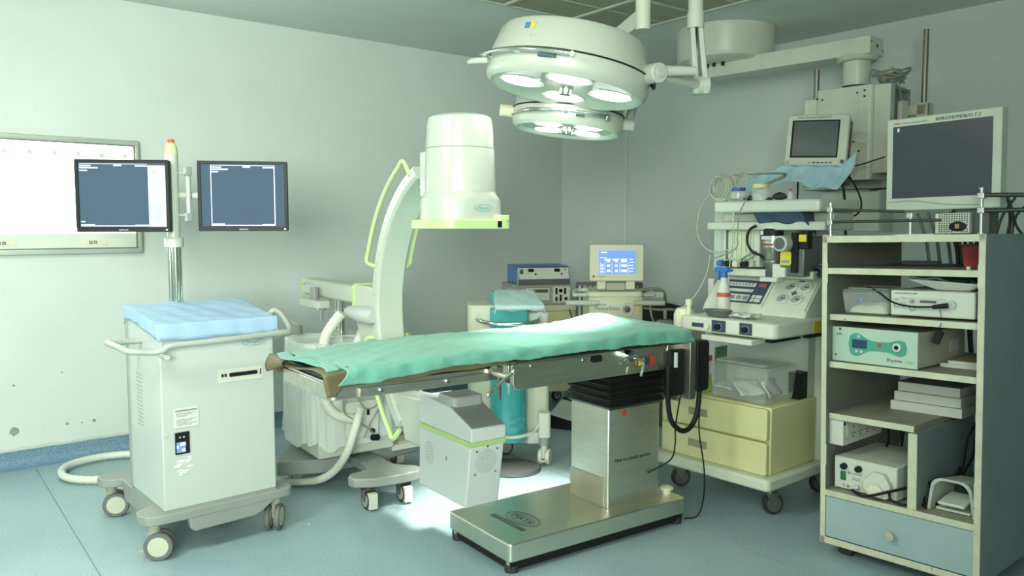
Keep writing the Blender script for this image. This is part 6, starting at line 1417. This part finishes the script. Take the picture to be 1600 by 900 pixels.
# cables hanging in the back of the cabinet and above
q = MB(); rr = random.Random(11)
for k in range(7):
    x = 0.45 + 0.25 * rr.random(); y0 = -0.28 + 0.20 * rr.random()
    q.tube([(x, y0 + 0.15 * (rr.random() - .5), 0.55), (x, y0 + 0.1 * (rr.random() - .5), 0.46), (x - 0.05, y0 + 0.14 * (rr.random() - .5), 0.38), (x - 0.1, y0 + 0.12 * (rr.random() - .5), 0.30), (x - 0.1, y0 + 0.1 * (rr.random() - .5), 0.25)], 0.005, 6)
o = q.build('black_cables', black); tag(o, 'tangle of black cables at the back right of the bottom shelf', 'cable', F=CF)
q = MB()
for k in range(11):
    y0 = 0.06 - 0.032 * k; x = 0.74 + 0.03 * (k % 3)
    q.tube([(x + 0.05, y0 + 0.05 * math.sin(k * 2.1), 1.52), (x, y0 + 0.04 * math.sin(k * 1.7 + 1), 1.42), (x, y0 + 0.03 * math.sin(k * 3), 1.28), (x + 0.02, y0 - 0.03 * math.sin(k * 2), 1.10), (x, y0 + 0.03, 0.9), (x, y0, 0.62)], 0.006 + 0.003 * (k % 3 == 0), 7)
o = q.build('hanging_cables', mat('dark_green_grey_cable', (0.035, 0.045, 0.045), 0.4)); tag(o, 'dark cables hanging down behind the open back of the cabinet', 'cable', F=CF)
q = MB()
for k in range(5):
    y0 = 0.24 - 0.05 * k
    q.tube([(0.80, y0 + 0.03, 1.46), (0.78, y0, 1.40), (0.80, y0 - 0.02, 1.30), (0.80, y0 - 0.04, 1.1)], 0.008, 8)
o = q.build('gas_hoses', mat('grey_hose', (0.22, 0.25, 0.23), 0.4)); tag(o, 'grey gas hoses hanging between the anaesthesia machine and the cabinet', 'hose', F=CF)

# rods and bars on top
RZ = 1.355
t = citem('support_frame', 'chrome clamp posts with dark horizontal rods standing on the cabinet', 'frame', (0, 0, RZ))
cl = mat('clamp_zinc', (0.50, 0.55, 0.52), 0.35, metal=0.8)
for (y, x, h) in ((0.305, 0.03, 0.145), (-0.022, 0.06, 0.09), (-0.298, 0.03, 0.175)):
    p = MB().cyl((x, y, 0), (x, y, h), 0.0065, n=14).build('post', cl, t)
    for z in ((h - 0.03, h - 0.085) if h > 0.12 else (h - 0.01,)): MB().rbox(x - 0.013, x + 0.013, y - 0.013, y + 0.013, z - 0.011, z + 0.011, 0.005).build('clamp', cl, p, bevel=0.002)
    MB().cyl((x, y, h - 0.005), (x, y, h), 0.010, n=12).build('post_head', cl, p); MB().cyl((x, y, 0), (x, y, 0.006), 0.012, n=12).build('post_foot', cl, p)
rodm = mat('dark_rod', (0.06, 0.065, 0.055), 0.4, metal=0.6)
for (pa, pb, r_) in (((0.03, 0.305, 0.115), (0.10, 0.02, 0.098), 0.006), ((0.03, 0.305, 0.062), (0.06, -0.14, 0.058), 0.006), ((0.03, -0.298, 0.148), (0.20, -0.62, 0.135), 0.009), ((0.03, -0.298, 0.088), (0.20, -0.62, 0.088), 0.009)): MB().cyl(pa, pb, r_, n=10).build('rod', rodm, t)
MB().box(0.02, 0.10, -0.13, 0.02, 0.0, 0.004).build('foot_plate', unitw, t)
# big monitor
BMn = Matrix.Translation((1.60, 3.47, 1.515)) @ Matrix.Rotation(R(-52.5), 4, 'Z') @ Matrix.Rotation(R(-1), 4, 'Y')
t = thing('endoscopy_monitor', 'large off-white framed flat monitor with dark screen on top of the cabinet', 'monitor', BMn)
MB().box(0, 0.45, 0.0, 0.055, 0, 0.385).build('frame', mat('monitor_shell', (0.44, 0.50, 0.41), 0.45), t, bevel=0.004)
MB().box(0.027, 0.418, -0.002, 0.001, 0.052, 0.352).build('screen', screeno, t)
q = MB(); q.text('BHRC/HDM/36/O.T.3', (0.20, -0.0015, 0.360), (1, 0, 0), (0, 0, 1), 0.019, shear=0.15); q.build('handwriting', inkm, t)
q = MB(); q.text('SONY', (0.028, -0.0015, 0.361), (1, 0, 0), (0, 0, 1), 0.011); q.build('maker_name', red, t)
q = MB(); q.text('MEDICAL GRADE MONITOR', (0.066, -0.0015, 0.361), (1, 0, 0), (0, 0, 1), 0.008); q.build('small_print', inkg, t)
MB().box(0.045, 0.055, -0.003, -0.001, 0.330, 0.345).build('screen_sticker', paper, t)
MB().tube([(0.01, -0.002, 0.036), (0.12, -0.003, 0.040), (0.24, -0.003, 0.022), (0.38, -0.003, 0.014)], 0.0012, 5).build('frame_scratch', inkg, t)
MB().box(0.27, 0.40, 0.03, 0.12, -0.10, 0.03).build('neck', dgrey, t, bevel=0.004)
# perforated stand box
t = citem('perforated_box', 'small white perforated metal box with oval black socket under the big monitor', 'box', (0.14, -0.185, RZ))
MB().box(0.0, 0.20, -0.03, 0.10, 0.004, 0.086).build('case', unitw, t, bevel=0.003)
q = MB()
for i in range(12):
    for j in range(9):
        y = -0.022 + i * 0.0095; z = 0.012 + j * 0.0085
        if ((y - 0.012) / 0.035) ** 2 + ((z - 0.032) / 0.022) ** 2 > 1: q.box(-0.001, 0.001, y - 0.003, y + 0.003, z - 0.0028, z + 0.0028)
q.build('perforations', dgrey, t)
f = MB(); f.M = Matrix.Translation((-0.001, 0.012, 0.032)) @ Matrix.Rotation(R(-90), 4, 'Y'); f.lathe([(0.033, 0), (0.033, 0.005), (0.026, 0.006), (0.0001, 0.004)], n=28, sx=0.6, sy=1.0, caps=False); f.build('oval_socket', black, t)
MB().box(-0.009, -0.004, 0.005, 0.020, 0.024, 0.042).build('socket_tab', kraft, t)
t = citem('cable_drum', 'black coiled cable standing at the far right on the cabinet', 'cable', (0.40, -0.42, RZ + 0.02))
q = MB()
for k in range(4): q.tube([(0.0 + 0.012 * k, 0.09 * math.cos(a) * (1 - .05 * k), 0.07 + 0.09 * math.sin(a) * (1 - .05 * k)) for a in [2 * PI * i / 24 for i in range(25)]], 0.008, 8, 2)
q.build('cable_coil', navy, t)
MB().box(-0.02, 0.06, -0.03, 0.03, -0.02, -0.012).build('coil_base', black, t)
# cables in front of pendant
q = MB()
q.tube([(1.89, 5.0, 1.77), (1.97, 4.9, 1.75), (1.99, 4.85, 1.6), (1.98, 4.8, 1.40)], 0.008, 8); q.tube([(1.90, 5.0, 1.78), (2.0, 4.9, 1.78), (2.06, 4.8, 1.62), (2.02, 4.75, 1.52), (1.86, 4.75, 1.49), (1.76, 4.8, 1.58)], 0.005, 8)
q.tube([(1.92, 5.0, 1.80), (2.05, 4.9, 1.81), (2.2, 4.8, 1.86)], 0.004, 6); q.tube([(1.76, 4.8, 1.58), (1.72, 4.8, 1.50), (1.70, 4.8, 1.46)], 0.004, 6); q.box(1.745, 1.785, 4.79, 4.82, 1.565, 1.59)
o = q.build('black_cables', black); tag(o, 'loop of black cables hanging in front of the pendant column', 'cable')
# debris on floor
o = MB().grid(lambda u, v: (0.012 * (u - .5), 0.016 * (v - .5), 0.003 + 0.004 * math.sin(u * 4) * math.sin(v * 3)), 5, 5).build('paper_scrap', paper, solid=0.002, ang=80); tag(o, 'tiny white scrap on the floor right of the monitor cart', 'scrap'); o.location = (-0.985, 3.83, 0.001)
